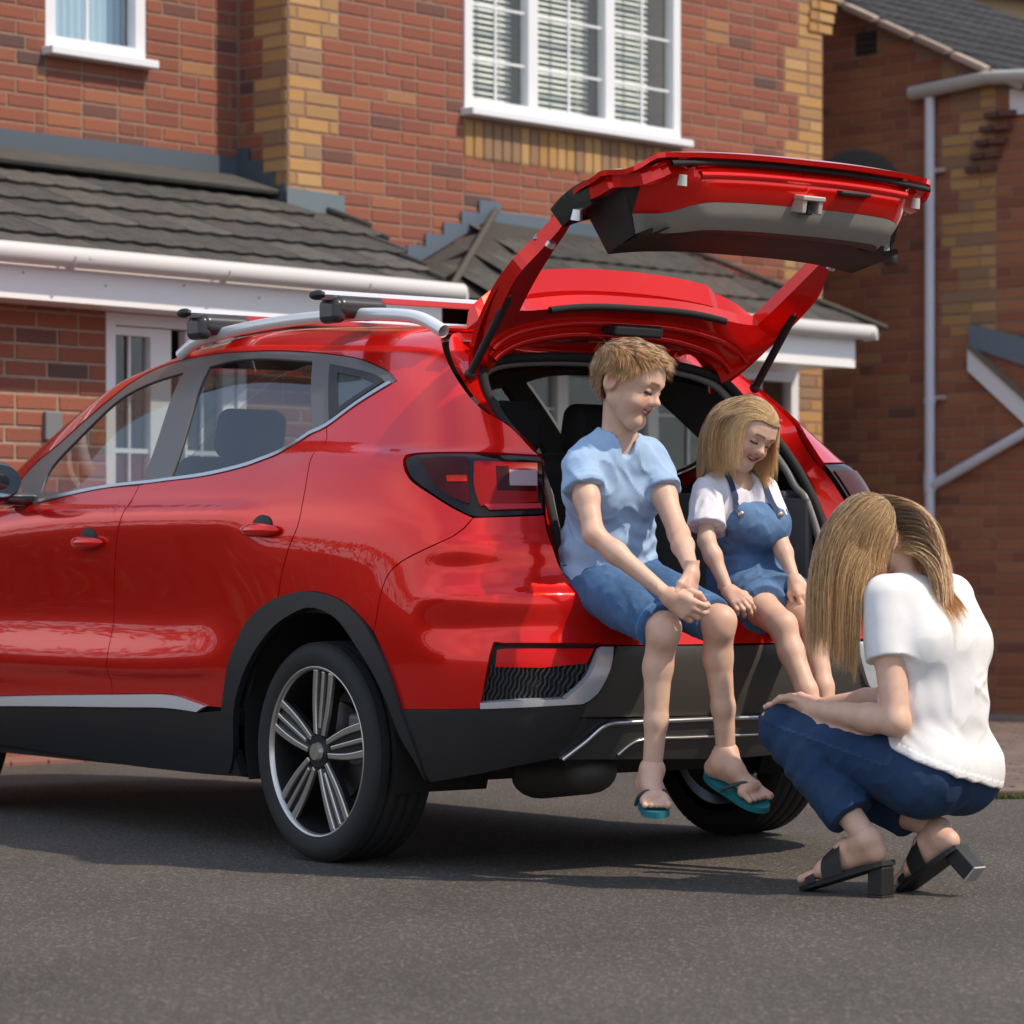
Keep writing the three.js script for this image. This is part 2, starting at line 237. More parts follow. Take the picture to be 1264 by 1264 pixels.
  for (const [a, b] of [[12.62, 13.07], [13.17, 13.745], [13.845, 14.29]]) { for (let y = 3.56; y < 4.9; y += 0.0345) { const m = obj('slat', slatG, slatM, winB); m.scale.x = b - a; m.position.set((a + b) / 2, y, zB - 0.14); m.rotation.x = 0.62; } for (const c of [a + 0.1, b - 0.1]) obj('cord', slab(c - 0.002, c + 0.002, 3.55, 4.9, zB - 0.1215, zB - 0.1195), slatM, winB); }
  // ---- white glazed doors in the garage front
  const door = new THREE.Group(); door.name = 'door'; H.add(door);
  const zD = zC + 0.0; const lights = [[9.06, 9.155, 9.165, 9.275], [9.50, 9.60, 9.61, 9.72]];
  part('frame', join([slab(wd[0], wd[0] + 0.055, 0, wd[3], zD - 0.08, zD + 0.004), slab(wd[1] - 0.055, wd[1], 0, wd[3], zD - 0.08, zD + 0.004), slab(wd[0] + 0.055, wd[1] - 0.055, wd[3] - 0.055, wd[3], zD - 0.08, zD + 0.004)]), upvc, door);
  for (const [a, b, c, d] of lights) {
    const l = a - 0.012, r = d + 0.125 * (a < 9.4 ? 1 : 0.6);
    part('leaf', join([slab(l, a, 0.02, 1.985, zD - 0.06, zD - 0.01), slab(d, r, 0.02, 1.985, zD - 0.06, zD - 0.01), slab(a, d, 1.945, 1.985, zD - 0.06, zD - 0.0101), slab(a, d, 0.02, 0.25, zD - 0.06, zD - 0.0101)]), upvc, door);
    part('pane', slab(a, d, 0.25, 1.945, zD - 0.043, zD - 0.038), M.glass, door);
    part('glazing_bar', slab(b, c, 0.25, 1.945, zD - 0.037, zD - 0.022), upvc, door);
    for (const y of [0.83, 1.41]) part('glazing_bar', slab(a, d, y - 0.011, y + 0.011, zD - 0.0375, zD - 0.0225), upvc, door);
  }
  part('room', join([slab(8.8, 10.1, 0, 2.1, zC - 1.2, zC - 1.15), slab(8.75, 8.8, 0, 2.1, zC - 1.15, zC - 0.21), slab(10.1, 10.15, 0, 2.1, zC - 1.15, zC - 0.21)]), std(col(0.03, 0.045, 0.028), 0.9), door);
  // ---- wide window under the second lean-to
  casement(H, { x0: ww[0], x1: ww[1], y0: ww[2], y1: ww[3], z: zB + 0.004, mull: [13.385, 14.2, 14.93], bars: [[13.06], [13.8], [14.56], [15.27]], rows: [1.80, 1.2], frame: 0.075 });
  // ---- first lean-to roof
  const e0 = -10.86, y0 = 2.262, sl = 0.388;
  const rightEdge = (z) => mix(10.98, 11.60, clamp((e0 - z) / 1.47)) + (z < -12.33 ? -0.41 : 0);
  const roof1 = part('roof', (() => { const P = [6.2, y0 - 0.03, e0, 10.97, y0 - 0.03, e0, 11.59, y0 - 0.03 + 1.47 * sl, zB + 0.002, aB + 0.002, y0 - 0.03 + 1.47 * sl, zB + 0.002, aB + 0.002, y0 - 0.03 + 1.87 * sl, zA + 0.002, 6.2, y0 - 0.03 + 1.87 * sl, zA + 0.002, 12.11, 2.545, zB + 0.003]; return geo(P, [0, 1, 2, 0, 2, 3, 0, 3, 4, 0, 4, 5, 1, 6, 2]); })(), std(col(0.05, 0.045, 0.04), 0.95, 0, { side: THREE.DoubleSide }));
  tileSlope(roof1, { zE: e0 + 0.03, yE: y0 - 0.012, slope: sl, courses: 5, edge0: () => 7.95, edge1: rightEdge, gauge: 0.342 });
  { const z = zA + 0.21, y = y0 + (e0 - z) * sl + 0.02; part('top_course', box(3.3, 0.03, 0.30, 0, 0, 0, 0.01).rotateX(Math.atan(sl) - 0.02).translate(9.54, y + 0.012, z + 0.01), tileMs[1], roof1); }
  for (let k = 0; k < 6; k++) { const t = k / 6, z = mix(e0, zB, t), x = rightEdge(z); part('verge_tile', box(0.07, 0.035, 0.27, 0, 0, 0, 0.012).rotateX(Math.atan(sl)).rotateY(0.4).translate(x + 0.04, y0 + (e0 - z) * sl - 0.01 + 0.045, z - 0.13), tileMs[k % 4], roof1); }
  const gut = (x0, x1, y, z, p) => { const g = new THREE.CylinderGeometry(0.047, 0.047, 1, 20, 1, true, 0, Math.PI).rotateZ(Math.PI / 2).rotateX(Math.PI / 2); const s = obj('gutter', join([g.clone().scale(x1 - x0, 1, 1).translate((x0 + x1) / 2, y, z), box(0.02, 0.048, 0.098, x1 - 0.006, y - 0.024, z, 0.006), box(0.02, 0.012, 0.098, x0 + (x1 - x0) * 0.5, y, z)]), gm2, p); for (let x = x0 + 0.5; x < x1; x += 0.9) obj('gutter_bracket', join([new THREE.TorusGeometry(0.050, 0.006, 6, 16, Math.PI).rotateZ(Math.PI).rotateY(Math.PI / 2).translate(x, y, z)]), gm2, s); return s; };
  const gm2 = std(col(0.56, 0.555, 0.55), 0.35, 0, { side: THREE.DoubleSide });
  gut(6.2, 10.97, 2.238, e0 + 0.065, roof1);
  part('fascia', slab(6.2, 10.90, 2.045, 2.215, e0 - 0.03, e0 - 0.005), fasciaM, roof1); part('soffit', slab(6.2, 10.90, 2.05, 2.062, zC + 0.0, e0 - 0.031), fasciaM, roof1);
  for (let x = 8.3; x < 10.9; x += 0.46) part('nail', new THREE.SphereGeometry(0.006, 8, 6).translate(x, 2.12 + 0.02 * ((x * 10) % 3), e0 - 0.005), std(col(0.35, 0.34, 0.33), 0.6), roof1);
  // lead flashings: apron along the back wall, steps up the return, patch and steps on the front wall
  const leadP = (pts, z, t = 0.006) => prism(pts, t).translate(0, 0, z);
  part('flashing', leadP([[6.2, 2.955], [aB - 0.002, 2.955], [aB - 0.002, 3.11], [6.2, 3.10]], zA + 0.0135), M.lead);
  { const P = []; const steps = [[zA + 0.013, 3.16], [zA + 0.10, 3.16], [zA + 0.10, 3.085], [zA + 0.21, 3.085], [zA + 0.21, 3.01], [zA + 0.31, 3.01], [zA + 0.31, 2.935], [zB, 2.935], [zB, 2.80], [zA + 0.013, 2.95]]; part('flashing', prism(steps.map(([z, y]) => [-z, y]), 0.006).rotateY(Math.PI / 2).translate(aB - 0.0145, 0, 0), M.lead); }
  part('flashing', leadP([[aB - 0.018, 2.78], [11.60, 2.765], [11.60, 2.905], [aB - 0.018, 2.915]], zB + 0.0145), std(col(0.14, 0.18, 0.21), 0.6, 0.1));
  { const st = [[12.10, 2.545]]; let x = 12.08, y = 2.60; for (let k = 0; k < 5; k++) { st.push([x, y], [x, y + 0.075]); y += 0.075; x += 0.145; } st.push([12.84, y], [12.84, 2.92]); part('flashing', leadP(st.reverse(), zB + 0.0145), std(col(0.10, 0.135, 0.18), 0.6, 0.1)); }
  part('flashing', leadP([[12.78, 2.80], [14.30, 2.80], [14.30, 2.905], [12.78, 2.92]], zB + 0.0155), std(col(0.10, 0.135, 0.18), 0.6, 0.1));
  // ---- second lean-to roof, hipped at both ends
  const e2 = -11.45, y2 = 2.33, s2 = 0.60;
  const roof2 = part('roof', geo([11.56, y2 - 0.03, e2, 15.35, y2 - 0.03, e2, 14.30, 2.83, zB + 0.002, 12.79, 2.87, zB + 0.002, 12.11, 2.54, zB + 0.002, 15.80, 2.42, zB + 0.002], [0, 1, 2, 0, 2, 3, 0, 3, 4, 1, 5, 2]), std(col(0.05, 0.045, 0.04), 0.95, 0, { side: THREE.DoubleSide }));
  tileSlope(roof2, { zE: e2 + 0.03, yE: y2 - 0.01, slope: 0.585, courses: 3, edge0: (z) => mix(11.55, 12.80, clamp((e2 - z) / 0.88)), edge1: (z) => mix(15.40, 14.32, clamp((e2 - z) / 0.88)), gauge: 0.31, seed: 9 });
  for (const [a, b] of [[[12.79, 2.92, zB + 0.02], [11.57, y2 + 0.03, e2]], [[14.30, 2.87, zB + 0.02], [15.36, y2 + 0.02, e2]]]) for (let k = 0; k < 4; k++) { const p = (t) => a.map((v, i) => mix(v, b[i], t)); part('hip_mortar', rod(p(k / 4), p(k / 4 + 0.26), 0.020, 10, 0.018), std(col(0.075, 0.065, 0.055), 0.95), roof2); }
  gut(11.9, 15.15, 2.30, e2 + 0.06, roof2);
  part('fascia', slab(11.95, 15.07, 2.085, 2.28, e2 - 0.03, e2 - 0.005), fasciaM, roof2); part('soffit', slab(11.95, 15.07, 2.09, 2.10, zB + 0.012, e2 - 0.031), fasciaM, roof2); part('end_board', slab(15.045, 15.07, 2.1005, 2.28, zB + 0.012, e2 - 0.031), fasciaM, roof2);
  // main roof over the house
  part('main_roof', geo([6, TOP, zB + 0.35, aE + 0.25, TOP, zB + 0.35, aE + 0.25, TOP + 2.2, zB - 3.2, 6, TOP + 2.2, zB - 3.2, 6, TOP, zB - 6.4, aE + 0.25, TOP, zB - 6.4], [0, 1, 2, 0, 2, 3, 3, 2, 5, 3, 5, 4, 0, 4, 1, 1, 4, 5, 0, 3, 4, 1, 5, 2]), tileMs[2]);
}
// ---- the neighbour, end wall in shade
const houseN = thing('brick_house', 'shaded brown brick house with a dark gable roof and a long pale downpipe', 'house', [0, 0, 0], HOUSE_TURN);
{
  const H = houseN, a = 16.9, zQ = -11.683, zF = -10.9, list = [], part = (n, g, m, p = H) => obj(n, g, m, p), yv = (z) => 4.092 - 0.485 * (z + 11.619);
  const end = part('wall', (() => { const s = new THREE.Shape([[10.9, -0.4], [15.5, -0.4], [15.5, 5.95], [11.62, 4.07], [10.9, 4.07]].map((p) => new THREE.Vector2(...p))); return new THREE.ExtrudeGeometry(s, { depth: 0.2, bevelEnabled: false }).rotateY(Math.PI / 2).translate(a, 0, 0); })(), mortar);
  const front = part('wall', slab(a + 0.2001, 20.1, -0.4, 4.1, zF - 0.2, zF), mortar);
  layBricks(list, end, { s0: -13.35, s1: zF - 0.002, y0: -0.15, y1: 4.75, at: (s, y, d) => [a - d, y, s], turn: -Math.PI / 2, length: 0.24, seed: 21, reds: REDN, tan: (j) => { const c = j > 33 ? zQ - ((j % 7) < 3 ? 0.44 : (j % 7) < 5 ? 0.30 : 0.37) : 9, z = [c, zQ]; z.hi = c; z.to = zQ; return z; }, keep: (s, y, w) => y < Math.min(yv(s) - 0.10, 4.06) + 0.6 * (s < -11.62) && y < yv(s) - 0.10 + 9 * (s > -11.62) && !(s > -12.83 && s < -12.66 && y > 4.36 && y < 4.53) });
  layBricks(list, front, { s0: a + 0.01, s1: 18.0, y0: -0.15, y1: 4.0, at: (s, y, d) => [s, y, zF + d], turn: 0, seed: 22 });
  for (let k = 0; k < 5; k++) for (let q = 0; q < 2; q++) list.push({ wall: end, pos: [a - 0.05 - 0.01 * k, 3.50 + 0.085 * k, zQ - 0.17 + 0.045 * k + q * 0.12], turn: -Math.PI / 2, w: 0.105, h: 0.04, z: 0.06, tilt: 0, mat: REDS[q ? 7 : 8] });
  setBricks(list);
  part('air_vent', box(0.05, 0.15, 0.165, a + 0.004, 4.445, -12.745, 0.004), std(col(0.03, 0.024, 0.022), 0.9), end); for (let k = 0; k < 3; k++) part('louvre', box(0.012, 0.012, 0.15, a - 0.024, 4.40 + 0.045 * k, -12.745), std(col(0.06, 0.045, 0.04), 0.8), end);
  // roof: verge mortar strip, dark tiles in courses
  const roof = part('roof', geo([a - 0.10, yv(-11.35), -11.35, 20.1, yv(-11.35), -11.35, 20.1, yv(-15.4), -15.4, a - 0.10, yv(-15.4), -15.4], [0, 1, 2, 0, 2, 3]), std(col(0.02, 0.019, 0.02), 0.95, 0, { side: THREE.DoubleSide }));
  const tiles = [[], []], r = rng(4), sl = Math.atan(0.485); for (let j = 0; j < 12; j++) for (let x = a - 0.09 - (j % 2) * 0.13; x < 20.1; x += 0.27) { const z = -11.33 - j * 0.27 * Math.cos(sl); tiles[(r() * 2) | 0].push(tileBase.clone().scale(0.265, 1, 0.85).rotateX(sl - 0.06 + 0.01 * r()).translate(Math.max(x, a - 0.05) + 0.13, yv(z) + 0.03, z)); }
  tiles.forEach((t, k) => { const m = part('roof_tiles', join(t), std(col(...[[0.022, 0.021, 0.023], [0.034, 0.032, 0.033]][k]), 0.9, 0, { map: tileMs[0].map }), roof); m.userData.kind = 'stuff'; });
  for (let k = 0; k < 9; k++) { const z = -11.40 - k * 0.30; part('verge_mortar', box(0.09, 0.05, 0.29, 0, 0, 0, 0.015).rotateX(sl).translate(a - 0.075, yv(z - 0.14) + 0.0 + 0.004 * (k % 3), z - 0.14), std(col(...[[0.34, 0.26, 0.21], [0.40, 0.31, 0.25], [0.30, 0.23, 0.19]][k % 3]), 0.95), roof); }
  // gutter along the end wall with its downpipe
  const pipeM = std(col(0.62, 0.65, 0.74), 0.35);
  part('gutter', join([rod([a - 0.09, 4.045, -12.31], [a - 0.09, 4.085, zQ - 0.02], 0.048, 16), rod([a - 0.09, 4.085, zQ - 0.02], [a - 0.09, 4.02, zF], 0.048, 16)]), std(col(0.42, 0.40, 0.37), 0.4));
  const dp = part('downpipe', rod([a - 0.06, -0.12, -12.178], [a - 0.06, 4.03, -12.178], 0.034, 18), pipeM);
  part('branch_pipe', rod([a - 0.06, 1.415, -12.15], [a - 0.06, 1.80, -11.30], 0.034, 16), pipeM, dp); part('collar', join([rod([a - 0.06, 1.37, -12.178], [a - 0.06, 1.50, -12.178], 0.041, 18), rod([a - 0.06, 1.96, -12.178], [a - 0.06, 2.0, -12.178], 0.040, 18)]), pipeM, dp);
  for (const y of [2.0, 3.52]) part('pipe_clip', join([box(0.04, 0.03, 0.11, a - 0.03, y, -12.13, 0.004)]), std(col(0.5, 0.38, 0.36), 0.5), dp);
  // edge of the porch roof at the front corner
  part('flashing', prism([[-0.0, 0], [0.62, -0.17], [0.62, -0.36], [0.0, -0.155]].map(([z, y]) => [-z, y]), 0.02).rotateY(Math.PI / 2).translate(a - 0.02, 2.485, -11.885), std(col(0.15, 0.2, 0.25), 0.6, 0.1));
  part('barge_board', prism([[0, 0], [0.62, -0.50], [0.62, -0.66], [0, -0.155]].map(([z, y]) => [-z, y]), 0.03).rotateY(Math.PI / 2).translate(a - 0.03, 2.325, -11.885), upvc);
  part('barge_capping', prism([[0, 0.035], [0.62, -0.465], [0.62, -0.50], [0, 0]].map(([z, y]) => [-z, y]), 0.05).rotateY(Math.PI / 2).translate(a - 0.035, 2.325, -11.885), std(col(0.16, 0.13, 0.1), 0.8));
  part('window_corner', slab(a - 0.03, a - 0.005, 3.83, 4.0, -11.56, -11.40), upvc);
  part('plinth', slab(a - 0.045, a - 0.012, -0.30, -0.10, -13.3, zF + 0.02), std(col(0.30, 0.27, 0.25), 0.9));
}
// ---- satellite dish on the far corner of the red brick house
{
  const d = thing('satellite_dish', 'dark grey satellite dish behind the raised tailgate near the house corner', 'satellite dish', [0, 0, 0], HOUSE_TURN);
  const g = new THREE.LatheGeometry([[0, 0.055], [0.1, 0.05], [0.2, 0.032], [0.27, 0.008], [0.295, 0], [0.295, -0.006], [0.2, 0.022], [0, 0.045]].map((p) => new THREE.Vector2(...p)), 48).rotateX(Math.PI / 2);
  const m = obj('dish', g.scale(1, 0.86, 1), phys(col(0.010, 0.011, 0.014), 0.95, 0, { side: THREE.DoubleSide, specularIntensity: 0.2 }), d); m.position.set(16.05, 3.345, -12.15); m.rotation.set(-0.3, -0.5, 0);
  obj('arm', join([rod([16.02, 3.0, -12.18], [16.0, 2.82, -11.9], 0.012), rod([15.86, 3.0, -12.3], [16.02, 3.05, -12.2], 0.02)]), M.darkPlastic, d);
  obj('receiver', box(0.05, 0.06, 0.1, 16.0, 2.84, -11.88, 0.015), M.darkPlastic, d);
}
// ---- block paving beside the neighbour
{
  const r = rng(31), cols = [[0.19, 0.115, 0.085], [0.16, 0.11, 0.09], [0.23, 0.15, 0.11], [0.13, 0.10, 0.085]], lists = cols.map(() => []), b = box(0.192, 0.05, 0.094, 0, 0, 0, 0.006, 1).toNonIndexed();
  const nearZ = (x) => -11.55 - 0.10 * (x - 1.9);
  for (let i = 0; i < 36; i++) for (let j = 0; j < 96; j++) { const x = 1.55 + i * 0.2 + (j % 2) * 0.1, z = -11.5 - j * 0.1; if (z > nearZ(x) - 0.12 || x > 2.0 - z * 0.33) continue; lists[(r() * 4) | 0].push(b.clone().rotateZ((r() - 0.5) * 0.01).translate(x, drop(x, z) - 0.012 + 0.003 * r(), z)); }
  const pv = struct('block_paving', (() => { const P = [], I = []; for (let j = 0; j <= 40; j++) for (let i = 0; i <= 12; i++) { const x = mix(1.3, 9, i / 12), z = mix(nearZ(x) - 0.05, -21.5, j / 40); P.push(x, drop(x, z) + 0.005, z); } for (let j = 0; j < 40; j++) for (let i = 0; i < 12; i++) { const a = j * 13 + i; I.push(a, a + 1, a + 13, a + 13, a + 1, a + 14); } return geo(P, I); })(), std(col(0.12, 0.10, 0.085), 0.95));
  lists.forEach((l, k) => { const m = obj('paving_blocks', join(l), std(col(...cols[k]), 0.9, 0, { map: grain }), pv); m.userData.kind = 'stuff'; });
  const kerb = []; for (let x = 1.5; x < 8; x += 0.21) kerb.push(box(0.2, 0.06, 0.1, x, 0.004, nearZ(x) - 0.05, 0.01, 1)); const kb = obj('edging_blocks', join(kerb), std(col(0.17, 0.12, 0.09), 0.9), pv); kb.userData.kind = 'stuff';
  // moss and weeds along the joint
  const P = [], C = [], q = rng(77); for (let k = 0; k < 1500; k++) { const x = 1.72 + q() * 0.55, z = nearZ(x) + 0.05 * (q() - 0.3), hgt = 0.006 + 0.02 * q() * q() * Math.exp(-(((x - 1.86) / 0.18) ** 2)), a = q() * 6.28, w = 0.004; P.push(x - w * Math.cos(a), 0.004, z - w * Math.sin(a), x + w * Math.cos(a), 0.004, z + w * Math.sin(a), x + 0.012 * (q() - 0.5), 0.006 + hgt, z + 0.012 * (q() - 0.5)); const t = 0.6 + 0.6 * q(); for (let n = 0; n < 3; n++) C.push(0.085 * t, 0.12 * t, 0.022 * t); }
  const moss = obj('moss', geo(P, null, null, C), std(0xffffff, 0.9, 0, { vertexColors: true, side: THREE.DoubleSide })); moss.userData.kind = 'stuff'; moss.userData.label = 'green moss along the edge of the block paving';
  // paving strip at the foot of the garage wall
  const gs = []; const g2 = rng(6); for (let i = 0; i < 16; i++) for (let j = 0; j < 3; j++) { const s = 7.5 + i * 0.205, z = zC + 0.06 + j * 0.105, c = Math.cos(HOUSE_TURN), n = Math.sin(HOUSE_TURN); gs.push(box(0.198, 0.03, 0.098, 0, 0, 0, 0.005, 1).rotateY(HOUSE_TURN).translate(s * c + z * n, 0.004, -s * n + z * c)); }
  const g3 = obj('wall_foot_blocks', join(gs), std(col(0.22, 0.10, 0.075), 0.9), pv); g3.userData.kind = 'stuff';
}
// ---- far behind: a pale house and a tree over the neighbour's roof
{
  const f = thing('far_house', 'pale distant house just showing over the dark roof', 'house', [6.9, 0, -44], 0.5);
  obj('wall', slab(-2.4, 3, 0, 9.0, -4, 0), std(col(0.42, 0.31, 0.18), 0.9), f); obj('wall_panel', slab(-1.75, -0.45, 7.4, 8.9, 0.01, 0.06), std(col(0.40, 0.42, 0.28), 0.8), f);
  obj('roof', prism([[-2.7, 0], [3.3, 0], [0.3, 2.5]], 4.6).translate(0, 9.0, -2), std(col(0.09, 0.085, 0.08), 0.9), f); obj('side_roof', box(1.3, 0.12, 1.6, 0.35, 7.75, 0.5).rotateX(0.0), std(col(0.16, 0.17, 0.18), 0.8), f);
}
function leafTree(label, x, z, h, rad, seed, n, leaf, colr, group) {
  const t = thing('tree', label, 'tree', [x, drop(x, z), z], 0, group), r = rng(seed);
  const tr = [rod([0, 0, 0], [0.1, h * 0.5, 0], h * 0.022, 10, h * 0.012)]; for (let k = 0; k < 9; k++) { const a = k * 2.4, y = h * (0.3 + 0.05 * k); tr.push(rod([0.06, y, 0], [Math.cos(a) * rad * 0.6, y + h * 0.22, Math.sin(a) * rad * 0.6], h * 0.008, 6, h * 0.003)); }
  obj('trunk', join(tr), std(col(0.07, 0.05, 0.035), 0.95), t);
  const clumps = []; for (let k = 0; k < 70; k++) { const a = r() * 6.283, u = r() * 2 - 1, q = Math.cbrt(r()), s = Math.sqrt(1 - u * u); clumps.push([Math.cos(a) * s * rad * q, h * 0.62 + u * h * 0.36 * q, Math.sin(a) * s * rad * q, rad * (0.18 + 0.16 * r()), 0.7 + 0.6 * r()]); }
  const P = [], C = []; for (let k = 0; k < n; k++) { const c = clumps[(r() * clumps.length) | 0], a = r() * 6.283, u = r() * 2 - 1, s = Math.sqrt(1 - u * u), d = c[3] * (0.55 + 0.45 * r()); const p = V(c[0] + Math.cos(a) * s * d, c[1] + u * d, c[2] + Math.sin(a) * s * d), e = V(r() - 0.5, r() - 0.5, r() - 0.5).normalize().multiplyScalar(leaf), g = V(r() - 0.5, r() - 0.5, r() - 0.5).normalize().multiplyScalar(leaf * 0.6); for (const q of [p.clone().sub(e), p.clone().add(g), p.clone().add(e), p.clone().sub(e), p.clone().add(e), p.clone().sub(g)]) P.push(q.x, q.y, q.z); const w = c[4] * (0.8 + 0.4 * r()); for (let i = 0; i < 6; i++) C.push(colr[0] * w, colr[1] * w, colr[2] * w); }
  obj('crown', geo(P, null, null, C), phys(0xffffff, 0.8, 0, { vertexColors: true, side: THREE.DoubleSide, transmission: 0.25, thickness: 0 }), t);
}
leafTree('bright green tree at the top edge beyond the far house', 8.6, -50, 11.5, 2.6, 3, 9000, 0.11, [0.10, 0.17, 0.03]);
function hedge(label, a, b, w, h, seed) {   // clipped hedge from a to b
  const L = Math.hypot(b[0] - a[0], b[1] - a[1]), t = thing('hedge', label, 'hedge', [(a[0] + b[0]) / 2, 0, (a[1] + b[1]) / 2], -Math.atan2(b[1] - a[1], b[0] - a[0]), 'clipped hedges at the sides of the drive'), r = rng(seed);
  obj('stems', box(L - 0.3, h - 0.25, w - 0.3, 0, (h - 0.25) / 2, 0), std(col(0.012, 0.016, 0.008), 1), t);
  const P = [], C = []; for (let k = 0; k < 9000; k++) { const f = r(), x = (r() - 0.5) * L, y = f < 0.25 ? h : r() * h, z = f < 0.25 ? (r() - 0.5) * w : (f < 0.65 ? 1 : -1) * w / 2, d = 0.10 * fbm(x * 1.3, y * 1.3, z * 1.3 + seed, 3) + 0.08 * (r() - 0.5), p = V(x, f < 0.25 ? y + d : y, f < 0.25 ? z : z + Math.sign(z) * d), e = V(r() - 0.5, r() - 0.5, r() - 0.5).normalize().multiplyScalar(0.055), q = V(r() - 0.5, r() - 0.5, r() - 0.5).normalize().multiplyScalar(0.04); for (const m of [p.clone().sub(e), p.clone().add(q), p.clone().add(e)]) P.push(m.x, m.y, m.z); const v = 0.6 + 0.7 * r(); for (let i = 0; i < 3; i++) C.push(0.035 * v, 0.065 * v, 0.016 * v); }
  obj('leaves', geo(P, null, null, C), std(0xffffff, 0.85, 0, { vertexColors: true, side: THREE.DoubleSide }), t);
}
hedge('tall hedge off to the left, mirrored in the car doors', [-4.6, -15.5], [-9.5, -6.0], 0.9, 1.35, 3);
hedge('tall hedge off to the right, mirrored in the back of the car', [7.4, -13.0], [9.0, -3.0], 0.9, 2.4, 8);
// ================================================================ the car
// skin of the body as a cubic B-spline net: each row is a level from sill to roof (height, half width at the doors, at the haunch, rear end),
// each column runs along the side and round the rear corner to the middle of the tail
const ROWS = [[0.20, 0.80, 0.83, -0.74], [0.33, 0.865, 0.875, -0.84], [0.47, 0.895, 0.905, -0.895], [0.60, 0.885, 0.915, -0.905], [0.72, 0.872, 0.915, -0.89], [0.84, 0.885, 0.912, -0.85],
  [0.96, 0.898, 0.912, -0.81], [1.06, 0.883, 0.90, -0.775], [1.16, 0.84, 0.858, -0.725], [1.27, 0.792, 0.788, -0.625], [1.38, 0.742, 0.725, -0.515], [1.48, 0.69, 0.655, -0.41],
  [1.555, 0.63, 0.585, -0.33], [1.595, 0.545, 0.50, -0.285], [1.606, 0.40, 0.38, -0.30], [1.61, 0.20, 0.2, -0.29], [1.612, 0, 0, -0.29]];
function roofLine(x, z) {
  const k = clamp((z - 0.95) / 0.65), f = clamp(x - 0.35, 0, 3), r = clamp((0.25 - x) / 0.6, 0, 2);
  return k * 0.068 * Math.exp(-(((x - 1.15) / 0.62) ** 2)) - k * (0.052 * f ** 2.9 + 0.02 * r * r);
}
const NET = ROWS.map(([z, W, H, R]) => {
  const c = W / 0.87;
  return [[3.4, W - 0.05 * c], [2.75, W - 0.02 * c], [2.15, W], [1.65, W], [R + 1.9, W * 0.75 + H * 0.25], [R + 1.3, H * 0.75 + W * 0.25], [R + 0.85, H], [R + 0.5, H - 0.004 * c], [R + 0.22, H - 0.035 * c],
    [R + 0.065, H - 0.15 * c], [R + 0.018, H - 0.4 * c], [R, 0.22 * c * Math.min(1, H / 0.5)], [R, 0], [R, -0.22 * c]].map(([x, y]) => [x, y, z + roofLine(x, z)]);
});
const bs = (t) => [(1 - t) ** 3 / 6, (3 * t ** 3 - 6 * t * t + 4) / 6, (-3 * t ** 3 + 3 * t * t + 3 * t + 1) / 6, t ** 3 / 6];
function skin0(u, v, out) {
  const iu = clamp(Math.floor(u), 0, 10), iv = clamp(Math.floor(v), 0, 15), a = bs(v - iv), b = bs(u - iu); let x = 0, y = 0, z = 0;
  for (let j = 0; j < 4; j++) { const row = NET[clamp(iv + j - 1, 0, 16)]; for (let i = 0; i < 4; i++) { const w = a[j] * b[i], p = row[iu + i]; x += w * p[0]; y += w * p[1]; z += w * p[2]; } }
  out[0] = x; out[1] = y; out[2] = z; return out;
}
const ridge = (d, up, down) => (d > 0 ? Math.exp(-((d / up) ** 2)) : Math.exp(-((d / down) ** 2)));
function relief(x, y, z) {   // pressed lines of the sheet metal
  let d = 0;
  const side = sstep(-0.62, -0.35, x);
  d += 0.010 * ridge(z - (1.045 + 0.01 * (x - 1)), 0.02, 0.075) * sstep(0.18, 0.5, x);                      // shoulder line over the doors
  d += 0.012 * ridge(z - (1.20 + 0.055 * x), 0.022, 0.07) * sstep(0.35, 0.05, x) * sstep(-0.75, -0.6, x);      // shoulder line over the rear wheel
  d += 0.016 * ridge(z - 0.545 - 0.02 * sstep(1, 0.3, x), 0.10, 0.03) * sstep(0.35, 0.62, x);                  // swelling at the foot of the doors
  const tail = sstep(-0.5, -0.68, x);
  d += tail * 0.016 * ridge(z - 0.785, 0.022, 0.06) + tail * 0.009 * ridge(z - 0.93, 0.022, 0.05) - tail * 0.008 * ridge(z - 0.86, 0.04, 0.03);
  d -= 0.012 * ridge(z - 0.70, 0.05, 0.05) * tail;
  return d * (z < 1.33 ? 1 : 0) + 0 * side;
}

function frame(f, u, v, e, n) {
  const T0 = [0, 0, 0], TU = [0, 0, 0], TV = [0, 0, 0], uu = Math.min(u, 11 - e), vv = Math.min(v, 16 - e); f(uu, vv, T0); f(uu + e, vv, TU); f(uu, vv + e, TV);
  const ax = TU[0] - T0[0], ay = TU[1] - T0[1], az = TU[2] - T0[2], bx = TV[0] - T0[0], by = TV[1] - T0[1], bz = TV[2] - T0[2];
  let x = ay * bz - az * by, y = az * bx - ax * bz, z = ax * by - ay * bx; const l = Math.hypot(x, y, z) || 1; n[0] = x / l; n[1] = y / l; n[2] = z / l;
  if (l < 1e-14) { n[0] = 0; n[1] = 0; n[2] = 1; } return n;
}

